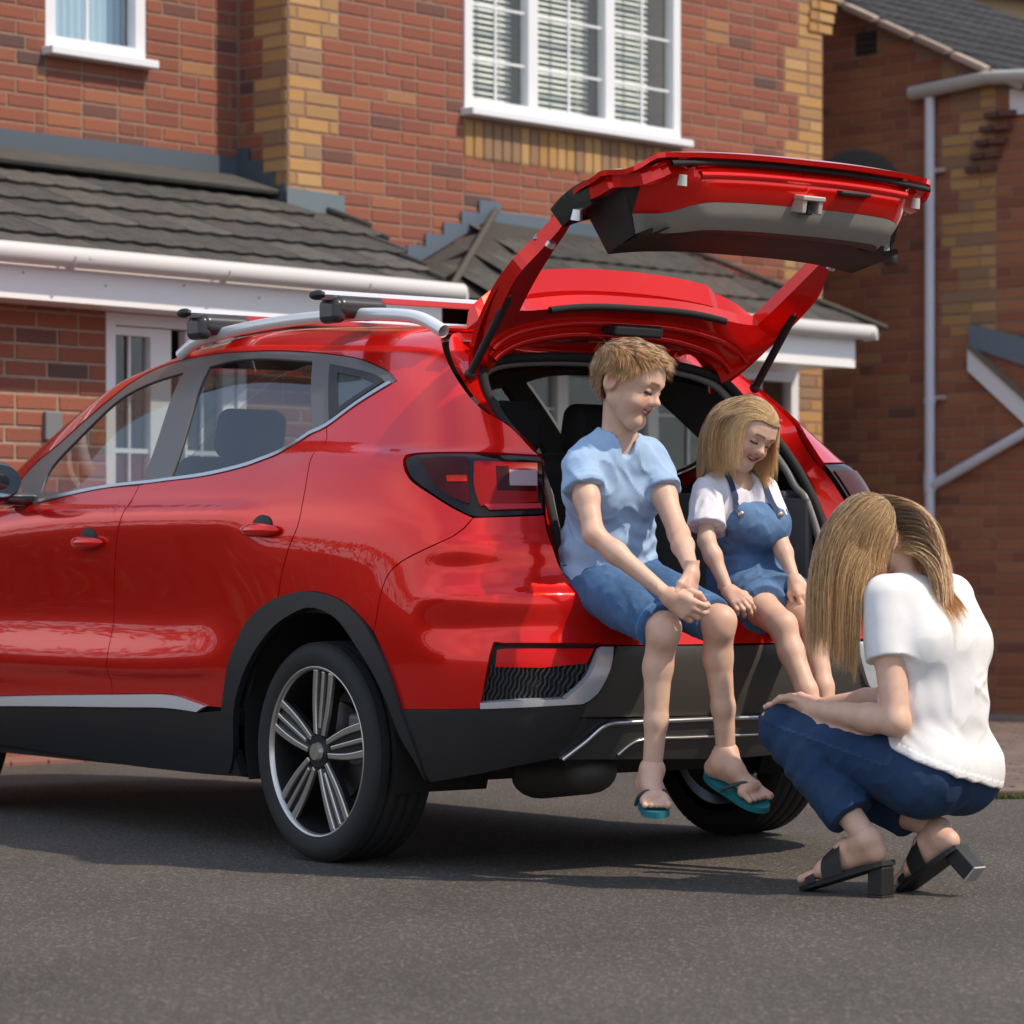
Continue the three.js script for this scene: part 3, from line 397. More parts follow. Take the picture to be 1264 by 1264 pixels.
function skin(u, v, out) { const N0 = [0, 0, 0]; frame(skin0, u, v, 2e-3, N0); skin0(u, v, out); const d = relief(out[0], out[1], out[2]); out[0] += N0[0] * d; out[1] += N0[1] * d; out[2] += N0[2] * d; return out; }
function sample(u, v, off) { const n = [0, 0, 0], p = [0, 0, 0]; frame(skin, u, v, 4e-3, n); skin(u, v, p); return { p: [p[0] + n[0] * off, p[1] + n[1] * off, p[2] + n[2] * off], n }; }
function outline(flat, step = 0.03) {   // corners are marked by +100; between corners the line is a smooth curve
  const P = []; for (let i = 0; i < flat.length; i += 2) P.push({ u: flat[i] % 100, v: flat[i + 1], c: flat[i] >= 100 });
  const n = P.length, s0 = P.findIndex((p) => p.c), out = [];
  for (let k = 0; k < n; k++) {
    const i = (Math.max(s0, 0) + k) % n, p1 = P[i], p2 = P[(i + 1) % n], p0 = p1.c ? p1 : P[(i + n - 1) % n], p3 = p2.c ? p2 : P[(i + 2) % n];
    const a = [0, 0, 0], b = [0, 0, 0]; skin0(p1.u, p1.v, a); skin0(p2.u, p2.v, b);
    const m = Math.max(1, Math.ceil(Math.hypot(a[0] - b[0], a[1] - b[1], a[2] - b[2]) / step));
    for (let q = 0; q < m; q++) { const t = q / m, h = (x0, x1, x2, x3) => { const c0 = (x2 - x0) / 2, c1 = (x3 - x1) / 2; return (2 * t ** 3 - 3 * t * t + 1) * x1 + (t ** 3 - 2 * t * t + t) * c0 + (-2 * t ** 3 + 3 * t * t) * x2 + (t ** 3 - t * t) * c1; };
      out.push([clamp(h(p0.u, p1.u, p2.u, p3.u), 0, 11), clamp(h(p0.v, p1.v, p2.v, p3.v), 0, 16)]); }
  }
  return out;
}
function inset(line, d) {   // draws the outline in by d metres (for the shut lines)
  const area = line.reduce((s, p, i) => { const q = line[(i + 1) % line.length]; return s + p[0] * q[1] - q[0] * p[1]; }, 0), dir = Math.sign(area);
  return line.map((p, i) => {
    const q0 = line[(i + line.length - 1) % line.length], q1 = line[(i + 1) % line.length], e = 5e-3, uu = Math.min(p[0], 10.99), vv = Math.min(p[1], 15.99);
    const o = skin0(uu, vv, [0, 0, 0]), a = skin0(uu + e, vv, [0, 0, 0]), b = skin0(uu, vv + e, [0, 0, 0]);
    const su = Math.hypot(a[0] - o[0], a[1] - o[1], a[2] - o[2]) / e || 1, sv = Math.hypot(b[0] - o[0], b[1] - o[1], b[2] - o[2]) / e || 1;
    let tx = (q1[0] - q0[0]) * su, ty = (q1[1] - q0[1]) * sv; const l = Math.hypot(tx, ty) || 1; tx /= l; ty /= l;
    if (p[0] > 10.995) return [p[0], p[1] + (dir * tx * d) / sv];
    return [clamp(p[0] - (dir * ty * d) / su, 0, 11), clamp(p[1] + (dir * tx * d) / sv, 0, 16)];
  });
}
// one sheet of the skin inside an outline, with turned-in edges; car axes: x forward, y up, z to the right
function sheet(flat, { off = 0, thick = 0.012, gap = 0.002, holes = [], edge = 0.02, back = false, flip = 1 } = {}) {
  const lines = [inset(outline(flat), gap), ...holes.map((h) => inset(outline(h), -gap))];
  const pts = lines.flat(), shape = lines.map((l) => l.map((p) => new THREE.Vector2(p[0] * 0.45, p[1] * 0.09)));
  const ar = THREE.ShapeUtils.isClockWise(shape[0]); let tris = THREE.ShapeUtils.triangulateShape(shape[0], shape.slice(1)).map((t) => [...t]);
  const uv = pts.map((p) => [...p]), pos = uv.map((p) => skin0(p[0], p[1], [0, 0, 0]));
  for (let pass = 0; pass < 9; pass++) {
    const mid = new Map(); let any = false;
    const split = (a, b) => { const k = a < b ? a * 1e6 + b : b * 1e6 + a; if (mid.has(k)) return mid.get(k);
      const p = pos[a], q = pos[b]; let r = -1; if (Math.hypot(p[0] - q[0], p[1] - q[1], p[2] - q[2]) > edge) { r = uv.length; uv.push([(uv[a][0] + uv[b][0]) / 2, (uv[a][1] + uv[b][1]) / 2]); pos.push(skin0(uv[r][0], uv[r][1], [0, 0, 0])); any = true; }
      mid.set(k, r); return r; };
    const next = [];
    for (const [a, b, c] of tris) {
      const ab = split(a, b), bc = split(b, c), ca = split(c, a), n = (ab >= 0) + (bc >= 0) + (ca >= 0);
      if (n === 0) next.push([a, b, c]);
      else if (n === 3) next.push([a, ab, ca], [ab, b, bc], [ca, bc, c], [ab, bc, ca]);
      else { let [x, y, z, xy, yz, zx] = [a, b, c, ab, bc, ca]; if (n === 1) { while (xy < 0) [x, y, z, xy, yz, zx] = [y, z, x, yz, zx, xy]; next.push([x, xy, z], [xy, y, z]); }
        else { while (zx >= 0) [x, y, z, xy, yz, zx] = [y, z, x, yz, zx, xy]; next.push([x, xy, z], [xy, y, yz], [xy, yz, z]); } }
    }
    tris = next; if (!any) break;
  }
  const P = [], N = [], I = [], put = (p, n) => { P.push(p[0], p[2], -p[1]); N.push(n[0], n[2], -n[1]); return P.length / 3 - 1; };
  const S = uv.map(([u, v]) => sample(u, v, off)), id = S.map((s) => put(s.p, s.n.map((x) => x * flip)));
  const facing = (a, b, c) => { const A = V(P[a * 3], P[a * 3 + 1], P[a * 3 + 2]), e = V(P[b * 3], P[b * 3 + 1], P[b * 3 + 2]).sub(A), f = V(P[c * 3], P[c * 3 + 1], P[c * 3 + 2]).sub(A); return e.cross(f).dot(V(N[a * 3], N[a * 3 + 1], N[a * 3 + 2])) >= 0 ? [a, b, c] : [a, c, b]; };
  for (const [a, b, c] of tris) I.push(...facing(id[a], id[b], id[c]));
  if (thick > 0) { let base = 0;
    for (const l of lines) { const n = l.length; for (let i = 0; i < n; i++) { const a = S[base + i], b = S[base + ((i + 1) % n)]; if (l[i][0] > 10.995 && l[(i + 1) % n][0] > 10.995) continue;
      const a2 = a.p.map((x, k) => x - a.n[k] * thick * flip), b2 = b.p.map((x, k) => x - b.n[k] * thick * flip), e = V(b.p[0] - a.p[0], b.p[1] - a.p[1], b.p[2] - a.p[2]), nn = e.cross(V(...a.n)).normalize().multiplyScalar(base === 0 ? (ar ? -1 : 1) : (ar ? 1 : -1)), w = [nn.x, nn.y, nn.z];
      const q = [put(a.p, w), put(b.p, w), put(b2, w), put(a2, w)]; I.push(...facing(q[0], q[1], q[2]), ...facing(q[0], q[2], q[3])); } base += n; } }
  if (back) { const S2 = uv.map(([u, v]) => sample(u, v, off - thick)), id2 = S2.map((s) => put(s.p, s.n.map((x) => -x))); for (const [a, b, c] of tris) I.push(...facing(id2[a], id2[b], id2[c])); }
  return geo(P, I, N);
}
const both = (g) => join([g, mirrorX(g)]);
const PANEL = {
  front_door: [100.977, 7.621, 1.854, 7.537, 2.312, 7.598, 2.739, 7.65, 103.173, 7.639, 3.039, 6.747, 2.94, 6.066, 2.8, 4.643, 2.744, 3.27, 2.741, 2.602, 102.766, 1.909, 1.397, 1.667, 101.069, 1.592],
  rear_door: [103.173, 7.639, 3.246, 7.676, 3.462, 7.715, 3.881, 7.815, 4.328, 8.043, 4.555, 8.217, 4.802, 8.412, 5.007, 8.654, 5.198, 8.918, 105.445, 9.133, 5.429, 8.661, 5.249, 8.146, 5.081, 6.515, 4.901, 5.785, 4.737, 5.093, 104.628, 4.451, 4.259, 3.85, 4.06, 3.072, 3.977, 2.405, 103.939, 1.766, 103.746, 1.774, 3.591, 1.882, 3.328, 1.994, 102.766, 1.909, 2.741, 2.602, 2.744, 3.27, 2.8, 4.643, 2.94, 6.066, 3.039, 6.747],
  quarter: [107.15, 12.95, 7.391, 11.394, 7.606, 10.441, 7.891, 9.67, 8.271, 9.172, 108.585, 8.356, 7.653, 8.382, 6.828, 8.32, 6.64, 8.138, 6.718, 7.626, 7.062, 7.148, 7.387, 6.74, 107.62, 6.504, 7.299, 5.988, 6.27, 5.139, 105.888, 3.697, 5.673, 4.15, 5.446, 4.473, 5.167, 4.623, 4.926, 4.618, 104.628, 4.451, 4.737, 5.093, 4.901, 5.785, 5.081, 6.515, 5.249, 8.146, 5.429, 8.661, 105.445, 9.133, 5.916, 9.73, 106.581, 10.432, 6.454, 10.722, 6.255, 10.953, 5.934, 11.24, 5.469, 11.446, 5.047, 11.569, 4.63, 11.631, 4.307, 11.657, 3.932, 11.807, 3.707, 11.936, 3.485, 12.029, 3.248, 11.979, 2.999, 11.637, 2.678, 11.122, 2.306, 10.746, 1.97, 10.42, 1.714, 10.052, 1.445, 9.784, 1.329, 9.2, 101.278, 9.1, 101, 9.1, 100.95, 12.4, 103.1, 12.45, 103.2, 13.1, 107.1, 13.1],
  bumper: [107.62, 6.504, 8.129, 6.546, 108.562, 6.592, 8.57, 5.785, 8.679, 5.122, 8.824, 4.631, 8.964, 4.31, 109.147, 4.138, 10, 4.02, 111, 3.98, 111, 3.4, 10, 3.4, 9.229, 3.423, 108.938, 3.468, 7.791, 3.487, 7.604, 3.376, 107.405, 2.058, 106.275, 1.983, 6.09, 2.849, 105.888, 3.697, 6.27, 5.139, 7.299, 5.988],
  lamp: [106.664, 8.115, 6.827, 8.275, 7.651, 8.348, 108.603, 8.311, 8.61, 7.986, 108.561, 6.64, 8.132, 6.582, 7.657, 6.539, 7.389, 6.788, 7.062, 7.197, 6.742, 7.673],
  dlo: [101.354, 8.804, 1.329, 9.2, 1.445, 9.784, 1.714, 10.052, 1.97, 10.42, 2.306, 10.746, 2.678, 11.122, 2.999, 11.637, 3.248, 11.979, 3.485, 12.029, 3.707, 11.936, 3.932, 11.807, 4.307, 11.657, 4.63, 11.631, 5.047, 11.569, 5.469, 11.446, 5.934, 11.24, 6.255, 10.938, 6.454, 10.722, 106.583, 10.483, 6.421, 10.286, 5.916, 9.73, 5.445, 9.133, 5.198, 8.918, 5.007, 8.654, 4.802, 8.412, 4.555, 8.217, 4.328, 8.043, 3.881, 7.815, 3.462, 7.715, 3.246, 7.676, 2.739, 7.65, 2.312, 7.598, 101.771, 7.558],
  glass_front: [101.815, 8.027, 1.794, 9.01, 2.09, 9.808, 2.731, 10.711, 3.214, 11.111, 103.657, 11.207, 103.194, 7.836, 2.731, 7.759, 2.298, 7.721],
  glass_rear: [103.942, 11.21, 4.204, 11.319, 4.599, 11.321, 105.245, 11.182, 105.222, 9.052, 5.006, 8.744, 4.801, 8.503, 4.553, 8.308, 4.326, 8.136, 3.879, 7.91, 103.513, 7.855],
  quarter_border: [105.515, 11.049, 5.947, 10.826, 6.257, 10.623, 106.372, 10.438, 5.923, 9.894, 105.486, 9.313],
  glass_quarter: [105.646, 10.732, 6, 10.555, 106.216, 10.367, 5.927, 10.036, 105.63, 9.673],
  belt_trim: [101.854, 7.537, 2.312, 7.598, 2.739, 7.65, 3.246, 7.676, 3.462, 7.715, 3.881, 7.815, 4.328, 8.043, 4.555, 8.217, 4.802, 8.412, 5.007, 8.654, 5.198, 8.918, 5.445, 9.133, 5.916, 9.73, 106.501, 10.359, 106.45, 10.41, 5.92, 9.823, 5.448, 9.224, 5.199, 9.008, 5.006, 8.744, 4.801, 8.503, 4.553, 8.308, 4.326, 8.136, 3.879, 7.91, 3.46, 7.801, 3.243, 7.764, 2.732, 7.746, 2.298, 7.721, 101.846, 7.675],
  arch_trim: [103.939, 1.729, 3.961, 2.214, 4.041, 3.03, 4.24, 3.849, 4.539, 4.367, 4.926, 4.618, 5.167, 4.623, 5.446, 4.473, 5.673, 4.15, 5.864, 3.696, 6.09, 2.849, 106.275, 1.983, 106.741, 0.506, 6.569, 0.89, 6.291, 1.438, 6.083, 2.14, 5.91, 2.693, 5.651, 3.4, 5.409, 4.005, 5.113, 4.248, 4.854, 4.12, 4.54, 3.706, 4.246, 2.894, 4.082, 1.86, 4.09, 0.75, 104.056, 0.19, 103.967, 0.15],
  strip: [101.067, 1.571, 1.397, 1.667, 2.766, 1.909, 3.328, 1.994, 3.591, 1.882, 103.746, 1.774, 103.679, 1.652, 3.331, 1.691, 2.763, 1.617, 1.374, 1.437, 101.043, 1.361],
  sill: [101.041, 1.34, 1.371, 1.416, 2.763, 1.597, 3.331, 1.672, 103.679, 1.634, 103.939, 1.711, 103.954, 0.889, 104.077, 0.735, 104.192, 0.069, 3.758, 0, 2.882, 0.029, 1.889, 0.248, 100.876, 0.394],
  bumper_low: [106.275, 1.983, 107.405, 2.058, 107.428, 2.05, 8.712, 2.143, 108.783, 2.089, 108.703, 1.839, 109.109, 1.804, 8.806, 1.415, 108.531, 1.054, 7.891, 0.863, 106.806, 0.47, 6.569, 0.89, 106.395, 1.276],
  grille: [107.54, 3.23, 7.63, 3.431, 107.79, 3.468, 109.15, 3.407, 9.06, 2.808, 8.878, 2.325, 108.722, 2.126, 107.405, 2.074],
  reflector: [107.659, 3.321, 7.809, 3.395, 108.953, 3.375, 108.84, 3.013, 108.278, 2.921, 107.621, 2.943],
  chrome: [108.992, 3.374, 109.139, 3.37, 9.072, 2.88, 8.917, 2.375, 108.741, 2.159, 107.428, 2.075, 107.427, 2.193, 7.944, 2.248, 108.53, 2.269, 8.812, 2.729],
  center_panel: [109.219, 3.405, 111, 3.364, 111, 1.795, 108.702, 1.856, 108.783, 2.089, 8.987, 2.546],
  skid: [109.11, 1.787, 111, 1.795, 111, 0.912, 108.531, 1.054, 8.806, 1.415],
  lamp_red: [107.691, 8.087, 108.543, 8.1, 108.505, 6.983, 107.741, 6.841, 7.667, 7.448],
  lamp_clear: [108.165, 7.895, 108.531, 7.912, 108.519, 7.477, 108.15, 7.463],
  lamp_amber: [106.876, 8.139, 7.252, 8.19, 107.598, 8.199, 107.595, 6.912, 7.363, 7.078, 7.1, 7.437],
  lamp_bar: [107.273, 7.702, 107.576, 7.709, 107.574, 7.542, 107.284, 7.536],
  lamp_lip: [107.789, 6.89, 108.533, 6.935, 108.534, 6.787, 107.87, 6.722],
  front_handle: [102.408, 6.008, 2.627, 6.139, 102.824, 6.05, 2.741, 5.866, 102.614, 5.778],
  rear_handle: [104.313, 6.261, 4.568, 6.414, 104.856, 6.336, 4.738, 6.113, 104.545, 5.985],
  inner_shell: [101.072, 6.868, 1.911, 7.077, 2.762, 7.296, 3.472, 7.393, 3.888, 7.526, 4.335, 7.738, 4.808, 8.115, 5.198, 8.58, 105.44, 8.728, 106.628, 8.455, 6.604, 7.908, 6.993, 6.834, 107.495, 6.205, 105.768, 3.406, 5.531, 3.778, 5.101, 4.091, 4.667, 3.992, 4.322, 3.412, 104.083, 1.713, 101.026, 1.233],
  tailgate: [107.3, 12.92, 7.491, 11.397, 7.702, 10.47, 7.982, 9.698, 8.358, 9.222, 8.581, 8.674, 108.666, 8.292, 108.606, 6.642, 8.612, 5.806, 8.722, 5.16, 8.868, 4.687, 9, 4.385, 109.173, 4.232, 10, 4.1, 111, 4.06, 111, 12.92],
};
const CAR_TURN = 2.2201;   // heading of the car
const car = thing('parked_car', 'shiny red five-door car with its tailgate up and roof bars', 'car', [0.12028, 0, -9.58159], CAR_TURN);
const paint = phys(col(0.80, 0.012, 0.007), 0.24, 0.50, { clearcoat: 0.9, clearcoatRoughness: 0.01, specularIntensity: 0.2 });
const tintDark = phys(col(0.46, 0.50, 0.48), 0.02, 0, { transmission: 1, thickness: 0, ior: 1.6 });
const tint = phys(col(0.72, 0.76, 0.74), 0.02, 0, { transmission: 1, thickness: 0, ior: 1.5 });
const trimGrey = phys(col(0.16, 0.15, 0.14), 0.3, 0.3), cladding = std(col(0.022, 0.023, 0.026), 0.42), cabin = std(col(0.018, 0.018, 0.02), 0.75), lining = std(col(0.34, 0.34, 0.32), 0.9);
function sides(name, g, m, parent = car) { const a = obj(name, g, m, parent), b = obj(name, mirrorX(g), m, parent); return [a, b]; }
sides('inner_shell', sheet(PANEL.inner_shell, { off: -0.03, thick: 0, edge: 0.08 }), cabin);
sides('quarter_panel', sheet(PANEL.quarter, { thick: 0.02 }), paint);
const roofPanel = sheet([103.25, 13.12, 107.1, 13.12, 107.3, 12.98, 111, 12.98, 111, 16, 103.25, 16], { thick: 0.01, gap: 0, edge: 0.06 });
obj('roof', both(roofPanel), paint, car);
obj('roof_lining', both(sheet([103.25, 12.6, 111, 12.9, 111, 16, 103.25, 16], { off: -0.035, thick: 0, gap: 0, edge: 0.1 })), lining, car);
sides('pillar_lining', sheet([101.0, 9.1, 101.0, 12.4, 103.1, 12.5, 107.1, 12.8, 107.3, 11.3, 7.55, 10.3, 7.8, 9.6, 108.2, 9.1, 107.4, 8.1, 105.445, 8.9, 5.93, 9.73, 106.6, 10.43, 6.2, 11, 5.0, 11.65, 3.45, 12.05, 2.6, 11.1, 1.6, 9.95], { off: -0.028, thick: 0, gap: 0, edge: 0.08 }), cabin);
obj('windscreen', both(sheet([100.95, 12.42, 103.1, 12.5, 103.2, 13.1, 103.25, 16, 100.3, 16, 100.3, 13], { off: -0.004, thick: 0.004, gap: 0, edge: 0.08 })), tint, car);
const doors = [['front_door', 'glass_front', 'front_handle'], ['rear_door', 'glass_rear', 'rear_handle']].map(([n, g, h]) => {
  const [l, r] = sides('door', sheet(PANEL[n], { thick: 0.02, gap: 0.0022 }), paint);
  for (const [d, mir] of [[l, 0], [r, 1]]) {
    const gl = sheet(PANEL[g], { off: -0.008, thick: 0.004, gap: -0.004, edge: 0.06 }); obj('window', mir ? mirrorX(gl) : gl, n === 'rear_door' && !mir ? tintDark : tint, d);
    // pull handle over a scooped cup
    const c = outline(PANEL[h]).reduce((s, p, i, a) => [s[0] + p[0] / a.length, s[1] + p[1] / a.length], [0, 0]), s = sample(c[0], c[1], 0);
    const cup = new THREE.SphereGeometry(1, 20, 14).scale(0.055, 0.034, 0.010).translate(0, 0.008, 0.001);
    const grip = (() => { const g = new THREE.SphereGeometry(1, 28, 16).scale(0.105, 0.021, 0.017), p = g.attributes.position; for (let i = 0; i < p.count; i++) p.setY(i, p.getY(i) + 0.002); return g; })();
    const gp = grip.attributes.position; for (let i = 0; i < gp.count; i++) { const x = gp.getX(i); gp.setZ(i, gp.getZ(i) + 0.026 - 1.6 * x * x); gp.setY(i, gp.getY(i) - 0.008); } grip.computeVertexNormals();
    const place = (q) => { const n = V(s.n[0], s.n[2], -s.n[1]), right = V(-1, 0, 0), upv = n.clone().cross(right).normalize(); right.crossVectors(upv, n); q.applyMatrix4(new THREE.Matrix4().makeBasis(right, upv, n).setPosition(s.p[0], s.p[2], -s.p[1])); return mir ? mirrorX(q) : q; };
    const hd = obj('handle', place(grip), paint, d); obj('handle_cup', place(cup), M.black, hd);
  }
  return l;
});
sides('window_frame', sheet(PANEL.dlo, { off: -0.003, thick: 0.01, holes: [PANEL.glass_front, PANEL.glass_rear], gap: 0.001 }), trimGrey);
for (const q of sides('quarter_window', sheet(PANEL.quarter_border, { off: 0.0005, thick: 0.003, gap: 0, holes: [PANEL.glass_quarter] }), M.darkPlastic)) { const g = sheet(PANEL.glass_quarter, { off: -0.001, thick: 0.003, gap: 0 }); obj('pane', q.position && q === car.children[car.children.length - 1] ? mirrorX(g) : g, tint, q); }
sides('waist_trim', sheet(PANEL.belt_trim, { off: 0.004, thick: 0.008, gap: 0 }), std(col(0.6, 0.6, 0.6), 0.22, 0.9));
sides('arch_trim', sheet(PANEL.arch_trim, { off: 0.012, thick: 0.022, gap: 0 }), cladding);
sides('side_strip', sheet(PANEL.strip, { off: 0.014, thick: 0.018, gap: 0.001 }), std(col(0.80, 0.80, 0.80), 0.28, 0.25));
sides('sill_cladding', sheet(PANEL.sill, { off: 0.004, thick: 0.03, gap: 0.001 }), cladding);
obj('rear_bumper', both(sheet(PANEL.bumper, { thick: 0.03, gap: 0.0015 })), paint, car);
sides('bumper_cladding', sheet(PANEL.bumper_low, { off: 0.006, thick: 0.04, gap: 0 }), cladding);
sides('bumper_vent', sheet(PANEL.grille, { off: -0.03, thick: 0, gap: -0.012 }), M.black);
{ // ribs of the vent mesh
  const ribs = []; const q = outline(PANEL.grille); const us = q.map((p) => p[0]), u0 = Math.min(...us), u1 = Math.max(...us);
  for (let k = 0; k < 26; k++) { const a = mix(u0, u1, k / 26), line = []; for (let i = 0; i <= 8; i++) { const v = mix(2.15, 3.0, i / 8), u = a + (u1 - u0) * 0.10 * (i / 8) + 0.02 * Math.sin(i * 2.2 + k); if (u > u1 - 0.07 - 0.25 * (1 - i / 8)) continue; const s = sample(u, v, -0.016); line.push([s.p[0], s.p[2], -s.p[1]]); } if (line.length > 2) ribs.push(tube(line, 0.0035, 12, 5)); }
  sides('vent_mesh', join(ribs), M.darkPlastic);
}
sides('reflector', sheet(PANEL.reflector, { off: -0.012, thick: 0.02, gap: 0.001 }), phys(col(0.62, 0.008, 0.008), 0.2, 0, { specularIntensity: 0.4 }));
sides('chrome_trim', sheet(PANEL.chrome, { off: 0.010, thick: 0.03, gap: 0 }), phys(col(0.80, 0.84, 0.90), 0.16, 0.55, { clearcoat: 1 }));
obj('bumper_centre', both(sheet(PANEL.center_panel, { off: -0.004, thick: 0.02, gap: 0 })), phys(col(0.075, 0.07, 0.064), 0.38, 0.3), car);
obj('skid_plate', both(sheet(PANEL.skid, { off: 0.014, thick: 0.03, gap: 0 })), phys(col(0.11, 0.11, 0.11), 0.3, 0.5), car);
{ const line = (pts, r) => { const P = pts.map(([u, v]) => { const s = sample(u, v, 0.017); return V(s.p[0], s.p[2], -s.p[1]); }); return tube([...P, ...P.slice(0, -1).reverse().map((q) => V(q.x, q.y, -q.z))], r, 120, 8); };
  obj('skid_trim', line([[8.56, 1.06], [8.80, 1.40], [9.02, 1.72], [9.3, 1.77], [10, 1.78], [11, 1.78]], 0.006), M.silver, car); obj('skid_trim', line([[9.25, 1.12], [9.42, 1.36], [9.6, 1.42], [10.2, 1.42], [11, 1.42]], 0.004), M.silver, car); }
const lamps = sides('tail_lamp', sheet(PANEL.lamp, { off: -0.002, thick: 0.03, gap: 0.001 }), phys(col(0.010, 0.006, 0.006), 0.1, 0, { specularIntensity: 0.6 }));
lamps.forEach((l, k) => {
  const f = k ? mirrorX : (g) => g, lens = (r, g, b) => phys(col(r, g, b), 0.22, 0, { specularIntensity: 0.35 });
  obj('red_lens', f(sheet(PANEL.lamp_red, { off: 0.0025, thick: 0.006, gap: 0, holes: k ? [] : [PANEL.lamp_clear] })), k ? lens(0.05, 0.004, 0.004) : lens(0.27, 0.006, 0.006), l);
  if (!k) { obj('clear_lens', sheet(PANEL.lamp_clear, { off: 0.002, thick: 0.006, gap: 0 }), lens(0.38, 0.27, 0.29), l); obj('lens_frame', sheet([107.98, 7.98, 108.16, 7.98, 108.16, 7.46, 108.50, 7.46, 108.50, 7.30, 107.98, 7.30], { off: 0.003, thick: 0.004, gap: 0.001 }), lens(0.04, 0.003, 0.003), l); }
  obj('side_lens', f(sheet(PANEL.lamp_amber, { off: 0.0015, thick: 0.004, gap: 0, holes: [PANEL.lamp_bar] })), lens(0.06, 0.004, 0.004), l);
  obj('side_bar', f(sheet(PANEL.lamp_bar, { off: 0.003, thick: 0.006, gap: 0 })), lens(0.62, 0.025, 0.012), l);
  obj('lower_bar', f(sheet(PANEL.lamp_lip, { off: 0.005, thick: 0.008, gap: 0 })), lens(k ? 0.1 : 0.5, 0.03, 0.04), l);
});
// opening of the boot: channel between body and seal, then the seal itself
const SEALH = [[-0.245, 0, 1.505], [-0.245, 0.22, 1.5], [-0.25, 0.38, 1.483], [-0.28, 0.465, 1.452], [-0.33, 0.498, 1.395], [-0.42, 0.515, 1.31], [-0.53, 0.512, 1.215], [-0.61, 0.508, 1.13], [-0.675, 0.52, 1.01], [-0.71, 0.52, 0.92], [-0.745, 0.495, 0.845], [-0.77, 0.43, 0.79], [-0.79, 0.3, 0.765], [-0.80, 0, 0.755]];
const SEAL = new THREE.CatmullRomCurve3([...SEALH, ...SEALH.slice(1, -1).reverse().map(([x, y, z]) => [x, -y, z])].map(([x, y, z]) => V(x, z, -y)), true, 'centripetal');
{
  const ring = outline(PANEL.tailgate), cut = ring.findIndex((p, i) => p[0] < 10.995 && ring[(i + ring.length - 1) % ring.length][0] > 10.99), edge = [...ring.slice(cut), ...ring.slice(0, cut)].filter((p) => p[0] < 10.995), half = edge.map((p) => { const s = sample(p[0], p[1], -0.012); return V(s.p[0], s.p[2], -s.p[1]); });
  const rim = new THREE.CatmullRomCurve3([...half, ...half.slice().reverse().map((p) => V(p.x, p.y, -p.z))], true);
  const n = 200, A = rim.getSpacedPoints(n), B = SEAL.getSpacedPoints(n * 3), P = [], I = [];
  for (let i = 0; i <= n; i++) { const a = A[i]; let b = B[0]; for (const q of B) if (q.distanceTo(a) < b.distanceTo(a)) b = q; const m = a.clone().lerp(b, 0.55).add(V(0.03, 0, 0)); for (const q of [a, m, b]) P.push(q.x, q.y, q.z); }
  for (let i = 0; i < n; i++) for (let k = 0; k < 2; k++) { const a = i * 3 + k; I.push(a, a + 1, a + 3, a + 3, a + 1, a + 4); }
  obj('boot_channel', geo(P, I), paint, car);
  obj('boot_seal', new THREE.TubeGeometry(SEAL, 220, 0.014, 10, true), M.rubber, car);
  const inner = new THREE.CatmullRomCurve3(SEAL.getSpacedPoints(60).slice(0, 60).map((p) => V(p.x + 0.022, p.y + (p.y > 1.1 ? -0.014 : 0.012), p.z * 0.965)), true);
  obj('boot_trim', new THREE.TubeGeometry(inner, 220, 0.013, 8, true), std(col(0.17, 0.16, 0.15), 0.45), car);
}
